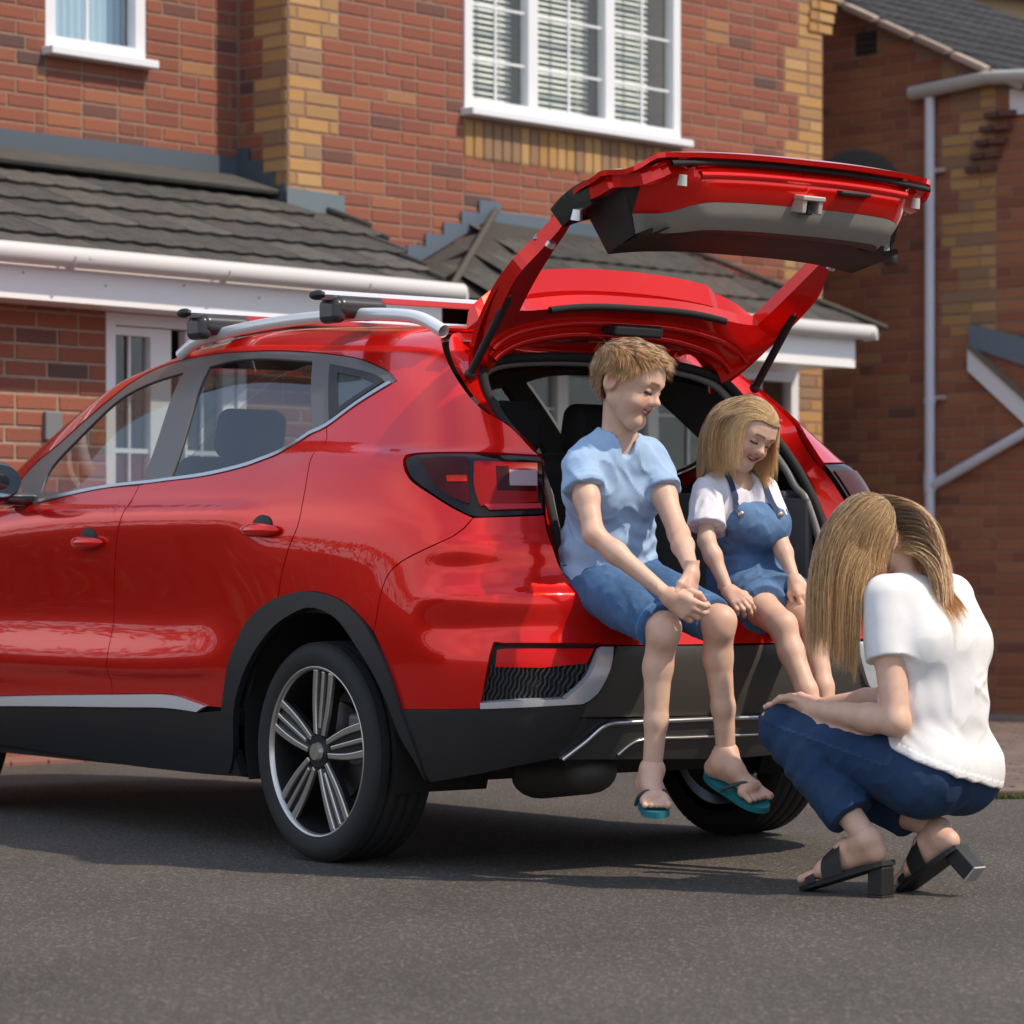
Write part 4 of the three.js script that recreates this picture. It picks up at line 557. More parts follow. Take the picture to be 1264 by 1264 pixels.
// ---- tailgate, built shut and swung up about its hinges
const gate = new THREE.Group(); gate.name = 'tailgate'; car.add(gate);
{
  const HINGE = V(-0.27, 1.56, 0), open = -79.2 * Math.PI / 180, turn = new THREE.Matrix4().makeTranslation(HINGE.x, HINGE.y, 0).multiply(new THREE.Matrix4().makeRotationZ(open)).multiply(new THREE.Matrix4().makeTranslation(-HINGE.x, -HINGE.y, 0));
  gate.applyMatrix4(turn);
  const hole = [108.30, 10.85, 8.9, 11.05, 111, 11.1, 111, 7.9, 9.3, 7.85, 108.72, 7.95, 8.5, 9.2];
  const outer = sheet(PANEL.tailgate, { thick: 0.014, gap: 0.004, holes: [hole] });
  const part = (n, g, m, p = gate) => obj(n, g, m, p);
  part('outer_panel', both(outer), paint);
  const holeIn = [108.38, 10.75, 8.95, 10.93, 111, 10.98, 111, 8.0, 9.35, 7.95, 108.80, 8.05, 8.6, 9.2];
  const frameIn = sheet([107.55, 12.5, 107.7, 11.0, 7.85, 10.2, 8.05, 9.5, 8.35, 9.0, 108.62, 8.35, 108.68, 7.6, 8.68, 6.5, 8.75, 5.7, 8.9, 5.1, 109.1, 4.75, 10, 4.6, 111, 4.56, 111, 12.5, 9, 12.5], { off: -0.05, thick: 0.045, gap: 0, holes: [holeIn], flip: -1 });
  part('inner_frame', both(frameIn), paint);
  part('rear_glass', both(sheet(hole, { off: -0.006, thick: 0, gap: -0.01, edge: 0.06 })), phys(col(0.86, 0.88, 0.87), 0.02, 0, { transmission: 1, thickness: 0, ior: 1.5, specularIntensity: 0.45 }));
  // pressed ribs along the foot and the head of the inner frame
  const rib = (v, u0, off, r) => { const p = []; for (let i = 0; i <= 24; i++) { const s = sample(mix(u0, 11, i / 24), v, off); p.push(V(s.p[0], s.p[2], -s.p[1])); } return tube([...p, ...p.slice(0, -1).reverse().map((q) => V(q.x, q.y, -q.z))], r, 90, 8); };
  part('pressed_rib', join([rib(12.1, 7.75, -0.055, 0.013), rib(11.55, 7.75, -0.055, 0.01)]), paint);
  part('edge_seal', rib(4.3, 9.05, -0.03, 0.008), M.rubber);
  const shiftV = (u, v) => v + 0.85 * sstep(9.75, 8.9, u) ** 2 * clamp((7.8 - v) / 3.5);
  const band = (name, va, oa, vb, ob, m, u0 = 9.06, steps = 3) => { const P = [], I = [], us = [], n = steps + 1; for (let i = 0; i <= 36; i++) us.push(mix(u0 - 0.10, 11, i / 36)); const row = (u, k) => { for (let q = 0; q <= steps; q++) { const t = q / steps, w = sample(u, shiftV(u, mix(va, vb, t)), mix(oa, ob, t)); P.push(w.p[0], w.p[2], -k * w.p[1]); } }; us.forEach((u) => row(u, 1)); us.slice().reverse().forEach((u) => row(u, -1)); for (let i = 0; i < 73; i++) for (let q = 0; q < steps; q++) { const x = i * n + q; I.push(x, x + 1, x + n, x + n, x + 1, x + n + 1); } return part(name, geo(P, I), m); };
  const paintB = paint.clone(); paintB.side = THREE.DoubleSide; const beige = std(col(0.24, 0.225, 0.20), 0.5, 0, { side: THREE.DoubleSide });
  band('closing_face', 4.24, -0.014, 4.46, -0.045, paintB); band('closing_face', 4.46, -0.045, 4.86, -0.125, paintB);
  band('trim_edge', 4.86, -0.126, 5.12, -0.182, beige); const under = std(col(0.016, 0.014, 0.013), 0.55, 0, { side: THREE.DoubleSide }); band('trim_panel', 5.12, -0.183, 7.55, -0.185, under, 9.06, 8); band('trim_panel', 7.55, -0.185, 7.75, -0.045, under, 9.06, 2);
  for (const s of [1, -1]) { const P = [], I = [], q = [[4.24, -0.014], [4.46, -0.045], [4.86, -0.126], [5.12, -0.183], [6.3, -0.184], [7.55, -0.185], [7.75, -0.045]]; q.forEach(([v, o]) => { const vv = shiftV(8.96, v); for (const [u, of] of [[8.96, o], [8.96 - 0.12 * clamp((-o - 0.04) * 10), Math.max(o, -0.045)]]) { const w = sample(u, vv, of); P.push(w.p[0], w.p[2], -s * w.p[1]); } }); for (let i = 0; i < q.length - 1; i++) I.push(i * 2, i * 2 + 1, i * 2 + 2, i * 2 + 2, i * 2 + 1, i * 2 + 3); part('trim_side', geo(P, I), under); }
  for (const s of [1, -1]) {
    const cap = sheet([108.57, 8.3, 9.0, 7.85, 109.5, 7.75, 109.5, 6.7, 108.66, 6.55], { off: 0.006, thick: 0.07, gap: 0.004 }); part('lamp_segment', s > 0 ? cap : mirrorX(cap), phys(col(0.02, 0.02, 0.021), 0.2, 0, { clearcoat: 1 }));
    const st = sample(8.62, 7.3, -0.07); part('bump_stop', new THREE.CylinderGeometry(0.014, 0.018, 0.03, 14).rotateZ(Math.PI / 2).translate(st.p[0], st.p[2], -s * st.p[1]), M.silver);
    const bo = sample(8.5, 8.75, -0.055); part('bolt', new THREE.CylinderGeometry(0.013, 0.016, 0.016, 8).rotateZ(Math.PI / 2 + 0.6).translate(bo.p[0], bo.p[2], -s * bo.p[1]), M.silver);
    const fo = sample(9.2, 4.75, -0.075); part('rubber_foot', new THREE.CylinderGeometry(0.011, 0.014, 0.03, 12).rotateZ(Math.PI / 2).translate(fo.p[0], fo.p[2], -s * fo.p[1]), std(col(0.5, 0.48, 0.45), 0.5));
  }
  // latch with its slot, grip recess and the brake lamp cover
  part('pressed_rib', rib(4.60, 9.4, -0.072, 0.012), paint); part('glass_seal', rib(10.93, 9.0, -0.056, 0.011), M.rubber);
  const la = sample(11, 4.78, -0.105), lz = std(col(0.50, 0.47, 0.42), 0.4, 0.3);
  const latch = part('latch', join([box(0.05, 0.10, 0.016, la.p[0] + 0.02, la.p[2] + 0.012, 0.030, 0.004), box(0.05, 0.10, 0.016, la.p[0] + 0.02, la.p[2] + 0.012, -0.030, 0.004), box(0.014, 0.11, 0.085, la.p[0] + 0.002, la.p[2] + 0.012, 0, 0.004), box(0.06, 0.016, 0.076, la.p[0] + 0.02, la.p[2] + 0.06, 0, 0.004)]), lz);
  part('latch_hook', box(0.03, 0.04, 0.02, la.p[0] + 0.034, la.p[2] - 0.01, 0, 0.004), M.black, latch);
  const gr = sample(10.25, 4.70, -0.094); part('grip_recess', box(0.012, 0.036, 0.115, gr.p[0] + 0.003, gr.p[2], gr.p[1], 0.005), M.black);
  const bl = sample(10.6, 11.55, -0.062); part('brake_lamp_cover', box(0.035, 0.075, 0.19, bl.p[0] + 0.012, bl.p[2] + 0.004, 0.02, 0.01), std(col(0.03, 0.032, 0.036), 0.5));
  // roof spoiler: a wedge across the head of the tailgate
  const prof = [[-0.30, 1.583], [-0.38, 1.582], [-0.475, 1.566], [-0.482, 1.556], [-0.47, 1.549], [-0.42, 1.520], [-0.36, 1.525]], SP = [], SI = [];
  const nS = 40; for (let i = 0; i <= nS; i++) { const t = i / nS * 2 - 1, y = 0.55 * t, e = 1 - 0.35 * Math.abs(t) ** 6, back = -0.05 * t * t, wing = Math.abs(t) > 0.66 ? 0.016 : 0; for (const [x, z] of prof) SP.push(-0.30 + (x + 0.30) * e - back * (x < -0.4 ? 0.9 : 0.4) + wing * (x < -0.4 ? 1 : 0), z - 0.055 * t * t - (x < -0.4 ? 0 : 0), -y); }
  const np = prof.length; for (let i = 0; i < nS; i++) for (let k = 0; k < np; k++) { const a = i * np + k, b = i * np + (k + 1) % np; SI.push(a, a + np, b, b, a + np, b + np); }
  for (const e of [0, nS]) for (let k = 1; k < np - 1; k++) SI.push(e * np, e * np + (e ? k + 1 : k), e * np + (e ? k : k + 1));
  const sg = geo(SP, SI).toNonIndexed(); sg.computeVertexNormals(); part('spoiler', sg, paint);
}
for (const s of [1, -1]) {   // gas struts: thick cylinder at the body, thin rod at the tailgate
  const a = V(-0.33, 1.43, s * 0.555), b = V(-0.645, 1.80, s * 0.55), m = a.clone().lerp(b, 0.58);
  const g = obj('gas_strut', join([rod(a.toArray(), m.toArray(), 0.0125, 14), new THREE.SphereGeometry(0.017, 12, 10).translate(...a.toArray())]), M.black, car);
  obj('piston_rod', join([rod(m.toArray(), b.toArray(), 0.006, 12), new THREE.SphereGeometry(0.014, 12, 10).translate(...b.toArray())]), std(col(0.3, 0.3, 0.3), 0.25, 0.9), g);
  obj('hinge', box(0.10, 0.03, 0.035, -0.26, 1.545, s * 0.36, 0.008), paint, car);
}
// ---- wheels
const tyreMat = std(col(0.018, 0.018, 0.018), 0.75), alloy = std(col(0.62, 0.60, 0.57), 0.28, 0.85), alloyDark = std(col(0.02, 0.02, 0.022), 0.4, 0.3);
const sipe = dataTex(256, (x, y) => { const s = Math.abs(((x * 4 + 0.3 * Math.sin(y * 12.566)) % 1) - 0.5); return s < 0.12 ? 0 : 1; }, false, 16, 1);
function makeWheel(x, z) {
  const w = new THREE.Group(); w.name = 'wheel'; car.add(w); w.position.set(x, 0.325, z); if (z > 0) w.rotation.y = Math.PI;   // built with its outside towards -z
  const pr = [[0.250, -0.100], [0.262, -0.108], [0.285, -0.112], [0.303, -0.108], [0.316, -0.098], [0.3225, -0.085], [0.3245, -0.062], [0.3245, -0.058], [0.317, -0.055], [0.317, -0.047], [0.325, -0.044], [0.3255, -0.018], [0.318, -0.016], [0.318, -0.006], [0.3255, -0.004], [0.3255, 0.018], [0.318, 0.02], [0.318, 0.028], [0.325, 0.031], [0.3245, 0.058], [0.317, 0.06], [0.3235, 0.07], [0.321, 0.085], [0.312, 0.1], [0.29, 0.11], [0.262, 0.106], [0.25, 0.098]];
  const tg = new THREE.LatheGeometry(pr.map(([r, y]) => new THREE.Vector2(r, y)), 96).rotateX(Math.PI / 2);
  const ty = obj('tyre', tg, tyreMat, w);
  const blocks = []; for (let k = 0; k < 72; k++) for (const [zz, ww, ph] of [[-0.074, 0.03, 0], [0.074, 0.028, 0.5]]) { const a = ((k + ph) / 72) * Math.PI * 2; blocks.push(box(0.006, 0.0235, ww, 0, 0, zz, 0).translate(0.3195, 0, 0).rotateZ(a)); }
  obj('tread_blocks', join(blocks), tyreMat, ty);
  const rim = obj('rim', new THREE.LatheGeometry([[0.240, -0.088], [0.243, -0.098], [0.248, -0.103], [0.2525, -0.102], [0.2535, -0.094]].map(([r, y]) => new THREE.Vector2(r, y)), 96).rotateX(Math.PI / 2), alloy, w);
  obj('barrel', new THREE.LatheGeometry([[0.238, -0.09], [0.228, -0.05], [0.222, 0.02], [0.226, 0.09]].map(([r, y]) => new THREE.Vector2(r, y)), 64).rotateX(Math.PI / 2), alloyDark, rim);
  for (let k = 0; k < 5; k++) {
    const a = (83 + 72 * k) * Math.PI / 180, turn = z > 0 ? Math.PI - a : a;
    const sp = (pts, zz, d) => prism(pts, d, 0.003).translate(0, 0, zz).rotateZ(turn).rotateY(Math.PI).translate(0, 0, 0);
    const flipX = (g) => g;   // outside looks to -z; turned by 180 degrees about y above
    obj('spoke_back', flipX(sp([[0.03, -0.028], [0.235, -0.048], [0.235, 0.048], [0.03, 0.028]], 0.070, 0.03)), alloyDark, rim);
    const ribs = []; for (const [c0, c1, w0, w1] of [[-0.026, -0.040, 0.008, 0.0115], [0, 0, 0.006, 0.007], [0.026, 0.040, 0.008, 0.0115]]) {
      const up = [], dn = []; for (let i = 0; i <= 6; i++) { const t = i / 6, r = mix(c0 ? 0.05 : 0.07, 0.238, t), cc = mix(c0 * 0.75, c1, t) + Math.sign(c0) * 0.006 * Math.sin(Math.PI * t), hw = mix(w0, w1, t); up.push([r, cc + hw]); dn.push([r, cc - hw]); }
      ribs.push(sp([...dn, ...up.reverse()], 0.088, 0.014)); }
    obj('spoke', join(ribs), alloy, rim);
  }
  const dish = obj('hub', new THREE.CylinderGeometry(0.048, 0.062, 0.03, 32).rotateX(-Math.PI / 2).translate(0, 0, -0.078), alloyDark, rim);
  obj('hub_cap', new THREE.CylinderGeometry(0.024, 0.029, 0.016, 32).rotateX(-Math.PI / 2).translate(0, 0, -0.098), alloy, dish);
  
  obj('brake_disc', new THREE.CylinderGeometry(0.145, 0.145, 0.02, 48).rotateX(Math.PI / 2).translate(0, 0, -0.01), std(col(0.25, 0.24, 0.23), 0.35, 0.9), w);
  obj('caliper', box(0.07, 0.15, 0.07, -0.13, 0.04, -0.02, 0.015), std(col(0.16, 0.16, 0.17), 0.5, 0.5), w);
  obj('inner_hub', new THREE.CylinderGeometry(0.19, 0.2, 0.02, 40).rotateX(Math.PI / 2).translate(0, 0, 0.085), std(col(0.07, 0.066, 0.06), 0.7, 0.2), w);
}
for (const x of [0, 2.585]) for (const z of [-0.775, 0.775]) makeWheel(x, z);
// ---- below and inside
obj('underbody', join([box(3.35, 0.10, 1.28, 1.4, 0.29, 0), box(0.7, 0.06, 1.1, -0.42, 0.34, 0), box(1.9, 0.12, 1.60, 1.30, 0.28, 0), box(0.2, 0.16, 1.40, -0.66, 0.42, 0, 0.03)]), M.black, car);
obj('silencer', join([new THREE.CapsuleGeometry(0.085, 0.22, 8, 20).rotateZ(Math.PI / 2 - 0.15).scale(1, 0.78, 1).translate(-0.60, 0.275, -0.42), rod([-0.45, 0.3, -0.40], [0.3, 0.30, -0.30], 0.028)]), std(col(0.075, 0.068, 0.06), 0.6, 0.5), car);
obj('rear_axle', join([rod([0, 0.31, -0.68], [0, 0.31, 0.68], 0.04), box(0.2, 0.06, 0.9, 0.05, 0.33, 0, 0.02)]), M.black, car);
for (const x of [0, 2.585]) for (const s of [1, -1]) obj('wheel_well', join([new THREE.CylinderGeometry(0.40, 0.40, 0.34, 40, 1, true, -Math.PI / 2 - 0.35, Math.PI + 0.7).rotateX(-Math.PI / 2).translate(x, 0.36, s * 0.70), new THREE.CircleGeometry(0.40, 40, -0.35, Math.PI + 0.7).translate(x, 0.36, s * 0.54)]), std(col(0.01, 0.01, 0.01), 0.95, 0, { side: THREE.DoubleSide }), car);
const carpet = std(col(0.02, 0.02, 0.021), 0.95);
obj('boot_floor', join([box(0.98, 0.03, 1.0, -0.30, 0.72, 0), box(0.06, 0.10, 1.0, -0.775, 0.70, 0, 0.01)]), carpet, car);
obj('boot_side', join([box(0.75, 0.36, 0.03, -0.27, 0.90, 0.50, 0.01), box(0.75, 0.36, 0.03, -0.27, 0.90, -0.50, 0.01), box(0.62, 0.05, 0.14, -0.22, 1.08, 0.57, 0.02), box(0.62, 0.05, 0.14, -0.22, 1.08, -0.57, 0.02)]), std(col(0.11, 0.112, 0.118), 0.7), car);
obj('cabin_floor', join([box(2.6, 0.03, 1.5, 1.3, 0.36, 0), box(0.03, 0.5, 1.5, 2.5, 0.6, 0)]), carpet, car);
const seatMat = std(col(0.014, 0.014, 0.015), 0.8);
const seat = (x, z, w) => join([box(0.5, 0.14, w, x + 0.22, 0.62, z, 0.05, 4), box(0.13, 0.62, w, 0, 0, 0, 0.05, 4).rotateZ(0.28).translate(x - 0.12, 0.93, z), ...(w > 0.8 ? [-0.36, 0, 0.36] : [0]).map((d) => box(0.10, 0.17, 0.25, 0, 0, 0, 0.045, 4).rotateZ(0.22).translate(x - 0.225, 1.31, z + d))]);
obj('rear_bench', seat(0.45, 0, 1.2), seatMat, car); for (const s of [1, -1]) obj('front_seat', seat(1.38, s * 0.37, 0.5), seatMat, car);
obj('dashboard', box(0.5, 0.34, 1.45, 2.35, 0.90, 0, 0.1, 4), cabin, car);
obj('steering_wheel', new THREE.TorusGeometry(0.185, 0.015, 10, 40).rotateY(Math.PI / 2).rotateZ(0.4).translate(2.0, 0.98, 0.37), M.black, car);
// ---- roof rails and roof bars
for (const s of [1, -1]) obj('roof_rail', join([tube([[1.22, 1.57, s * 0.60], [1.13, 1.605, s * 0.60], [0.95, 1.626, s * 0.60], [0.65, 1.640, s * 0.60], [0.35, 1.641, s * 0.595], [0.05, 1.628, s * 0.59], [-0.12, 1.605, s * 0.58], [-0.22, 1.562, s * 0.57]], 0.020, 60, 12).scale(1, 1, 1)]), std(col(0.82, 0.82, 0.82), 0.3, 0.35), car);
for (const [x, y] of [[1.0, 1.688], [0.225, 1.692]]) {
  const bar = obj('roof_bar', prism([[-0.036, 0], [-0.022, 0.014], [0.015, 0.016], [0.038, 0.005], [0.038, -0.005], [0.015, -0.014], [-0.022, -0.014]], 1.44, 0.002).translate(x, y, 0), std(col(0.68, 0.68, 0.69), 0.3, 0.5), car);
  for (const s of [1, -1]) { obj('end_cap', new THREE.SphereGeometry(0.028, 16, 10).scale(1.3, 0.55, 0.7).translate(x, y, s * 0.72), M.black, bar);
    obj('foot', join([box(0.11, 0.065, 0.19, x, y - 0.036, s * 0.585, 0.028, 4), box(0.10, 0.075, 0.05, x, y - 0.046, s * 0.665, 0.022, 4)]), std(col(0.03, 0.032, 0.036), 0.3), bar); }
}
// ---- door mirrors
for (const s of [1, -1]) {
  const m = obj('wing_mirror', join([new THREE.SphereGeometry(1, 32, 20).scale(0.07, 0.075, 0.11).translate(1.80, 1.155, s * 1.0), box(0.14, 0.045, 0.14, 1.84, 1.10, s * 0.885, 0.02), ]), phys(col(0.014, 0.016, 0.02), 0.2, 0, { clearcoat: 1 }), car);
  obj('mirror_glass', new THREE.CylinderGeometry(0.5, 0.5, 0.01, 32).rotateZ(Math.PI / 2).scale(1, 0.11, 0.165).translate(1.74, 1.158, s * 1.0), std(col(0.5, 0.56, 0.62), 0.03, 1), m);
}
// ---- front end (ahead of the doors)
{
  const st = [[2.30, 0.885, 1.10, 1.02], [2.7, 0.88, 1.06, 1.0], [3.05, 0.86, 1.0, 0.95], [3.3, 0.78, 0.90, 0.86], [3.42, 0.6, 0.78, 0.76]], P = [], I = []; const prof = (w, h, e) => [[w * 0.96, 0.25], [w, 0.45], [w * 0.985, 0.7], [w, e - 0.08], [w * 0.95, e], [w * 0.7, h - 0.005], [w * 0.35, h + 0.015], [0, h + 0.02]];
  for (const [x, w, h, e] of st) { const p = prof(w, h, e), full = [...p.map(([y, z]) => [x, z, -y]), ...p.slice(0, -1).reverse().map(([y, z]) => [x, z, y])]; full.forEach((q) => P.push(...q)); }
  for (let i = 0; i < 4; i++) for (let k = 0; k < 14; k++) { if (i < 2 && (k === 0 || k === 13)) continue; const a = i * 15 + k; I.push(a, a + 15, a + 1, a + 1, a + 15, a + 16); } for (let k = 1; k < 14; k++) I.push(60, 60 + k + 1, 60 + k);
  obj('front_wings', geo(P, I), phys(paint.color, 0.34, 0.25, { clearcoat: 1, side: THREE.DoubleSide }), car);
}
// ================================================================ people
const at = (px, py, d) => [(px - 632) * d / 3800, 0.868 - (py - 700) * d / 3800, -d];   // a joint measured in the photograph, d metres away
const add3 = (a, b, k = 1) => [a[0] + b[0] * k, a[1] + b[1] * k, a[2] + b[2] * k], sub3 = (a, b) => [a[0] - b[0], a[1] - b[1], a[2] - b[2]], lerp3 = (a, b, t) => [mix(a[0], b[0], t), mix(a[1], b[1], t), mix(a[2], b[2], t)];
const dot3 = (a, b) => a[0] * b[0] + a[1] * b[1] + a[2] * b[2], len3 = (a) => Math.hypot(a[0], a[1], a[2]), norm3 = (a) => { const l = len3(a) || 1; return [a[0] / l, a[1] / l, a[2] / l]; }, cross3 = (a, b) => [a[1] * b[2] - a[2] * b[1], a[2] * b[0] - a[0] * b[2], a[0] * b[1] - a[1] * b[0]];
const smin = (a, b, k) => { const h = Math.max(k - Math.abs(a - b), 0) / k; return Math.min(a, b) - h * h * k * 0.25; }, smax = (a, b, k) => -smin(-a, -b, k);
// tapered capsule between two joints
function cap(a, b, ra, rb = ra) {
  const ax = a[0], ay = a[1], az = a[2], dx = b[0] - ax, dy = b[1] - ay, dz = b[2] - az, L = dx * dx + dy * dy + dz * dz || 1e-9;
  return (x, y, z) => { const px = x - ax, py = y - ay, pz = z - az, t = Math.max(0, Math.min(1, (px * dx + py * dy + pz * dz) / L)), ex = px - dx * t, ey = py - dy * t, ez = pz - dz * t; return Math.sqrt(ex * ex + ey * ey + ez * ez) - (ra + (rb - ra) * t); };
}
const blend = (list, k) => (x, y, z) => { let d = list[0](x, y, z); for (let i = 1; i < list.length; i++) { const e = list[i](x, y, z); d = smin(d, e, k); } return d; };
const chain = (pts, radii, k = 0.02) => blend(pts.slice(1).map((p, i) => cap(pts[i], p, radii[i], radii[i + 1])), k);
const grow = (f, r) => (x, y, z) => f(x, y, z) - r;
const below = (p, n) => { const m = norm3(n); return (x, y, z) => (x - p[0]) * m[0] + (y - p[1]) * m[1] + (z - p[2]) * m[2]; };   // negative on the side that n points away from
const clip = (f, ...planes) => (x, y, z) => { let d = f(x, y, z); for (const p of planes) d = smax(d, p(x, y, z), 0.006); return d; };
// meshes the zero surface of a distance field on a grid of cells h (surface nets)
function meshField(f, lo, hi, h, paint) {
  const nx = Math.ceil((hi[0] - lo[0]) / h) + 1, ny = Math.ceil((hi[1] - lo[1]) / h) + 1, nz = Math.ceil((hi[2] - lo[2]) / h) + 1, D = new Float32Array(nx * ny * nz), B = 5, id = (i, j, k) => (k * ny + j) * nx + i;
  for (let k = 0; k < nz; k += B) for (let j = 0; j < ny; j += B) for (let i = 0; i < nx; i += B) {
    const c = f(lo[0] + (i + B / 2) * h, lo[1] + (j + B / 2) * h, lo[2] + (k + B / 2) * h), far = Math.abs(c) > h * B * 1.35 + 0.006;
    for (let c2 = k; c2 < Math.min(k + B, nz); c2++) for (let b = j; b < Math.min(j + B, ny); b++) for (let a = i; a < Math.min(i + B, nx); a++) D[id(a, b, c2)] = far ? c : f(lo[0] + a * h, lo[1] + b * h, lo[2] + c2 * h);
  }
  const vid = new Int32Array(nx * ny * nz).fill(-1), P = [], I = [];
  for (let k = 0; k < nz - 1; k++) for (let j = 0; j < ny - 1; j++) for (let i = 0; i < nx - 1; i++) {
    let m = 0, n = 0, sx = 0, sy = 0, sz = 0; const v = []; for (let c = 0; c < 8; c++) { const q = D[id(i + (c & 1), j + ((c >> 1) & 1), k + (c >> 2))]; v.push(q); if (q < 0) m |= 1 << c; }
    if (m === 0 || m === 255) continue;
    for (let c = 0; c < 8; c++) for (const b of [1, 2, 4]) { if (c & b) continue; const e = c | b; if ((v[c] < 0) === (v[e] < 0)) continue; const t = v[c] / (v[c] - v[e]); sx += (c & 1) + (b === 1 ? t : 0); sy += ((c >> 1) & 1) + (b === 2 ? t : 0); sz += (c >> 2) + (b === 4 ? t : 0); n++; }
    vid[id(i, j, k)] = P.length / 3; P.push(lo[0] + (i + sx / n) * h, lo[1] + (j + sy / n) * h, lo[2] + (k + sz / n) * h);
  }
  const quad = (a, b, c, d, flip) => { if (a < 0 || b < 0 || c < 0 || d < 0) return; if (flip) I.push(a, c, b, a, d, c); else I.push(a, b, c, a, c, d); };
  for (let k = 1; k < nz - 1; k++) for (let j = 1; j < ny - 1; j++) for (let i = 1; i < nx - 1; i++) {
    const s = D[id(i, j, k)] < 0;
    if (s !== D[id(i + 1, j, k)] < 0) quad(vid[id(i, j - 1, k - 1)], vid[id(i, j, k - 1)], vid[id(i, j, k)], vid[id(i, j - 1, k)], !s);
    if (s !== D[id(i, j + 1, k)] < 0) quad(vid[id(i - 1, j, k - 1)], vid[id(i - 1, j, k)], vid[id(i, j, k)], vid[id(i, j, k - 1)], !s);
    if (s !== D[id(i, j, k + 1)] < 0) quad(vid[id(i - 1, j - 1, k)], vid[id(i, j - 1, k)], vid[id(i, j, k)], vid[id(i - 1, j, k)], !s);
  }
  const N = new Float32Array(P.length), C = new Float32Array(P.length), e = h * 0.45;
  for (let i = 0; i < P.length; i += 3) {
    const [x, y, z] = [P[i], P[i + 1], P[i + 2]]; let gx = f(x + e, y, z) - f(x - e, y, z), gy = f(x, y + e, z) - f(x, y - e, z), gz = f(x, y, z + e) - f(x, y, z - e); const l = Math.hypot(gx, gy, gz) || 1; gx /= l; gy /= l; gz /= l;
    const d = f(x, y, z); P[i] -= gx * d * 0.8; P[i + 1] -= gy * d * 0.8; P[i + 2] -= gz * d * 0.8; N[i] = gx; N[i + 1] = gy; N[i + 2] = gz;
    const c = paint(P[i], P[i + 1], P[i + 2], gx, gy, gz); C[i] = c[0]; C[i + 1] = c[1]; C[i + 2] = c[2];
  }
  const g = new THREE.BufferGeometry(); g.setAttribute('position', new THREE.Float32BufferAttribute(P, 3)); g.setAttribute('normal', new THREE.BufferAttribute(N, 3)); g.setAttribute('color', new THREE.BufferAttribute(C, 3)); g.setIndex(I); return g;
}
const around = (pts, m) => [[0, 1, 2].map((k) => Math.min(...pts.map((p) => p[k])) - m), [0, 1, 2].map((k) => Math.max(...pts.map((p) => p[k])) + m)];
const skinM = phys(0xffffff, 0.5, 0, { vertexColors: true, sheen: 0.25, sheenRoughness: 0.5, sheenColor: col(0.8, 0.5, 0.4) }), clothM = std(0xffffff, 0.9, 0, { vertexColors: true }), hairM = phys(0xffffff, 0.8, 0, { vertexColors: true, side: THREE.DoubleSide, transmission: 0.35, thickness: 0, sheen: 0.3, sheenRoughness: 0.4, sheenColor: col(0.9, 0.75, 0.5) });
const SKIN = [0.66, 0.42, 0.305];
const skinTone = (x, y, z, k = 0) => { const n = 1 + 0.10 * noise(x * 38, y * 38, z * 38) + 0.06 * noise(x * 130, y * 130, z * 130); return [SKIN[0] * n, SKIN[1] * n * (1 - 0.12 * k), SKIN[2] * n * (1 - 0.14 * k)]; };
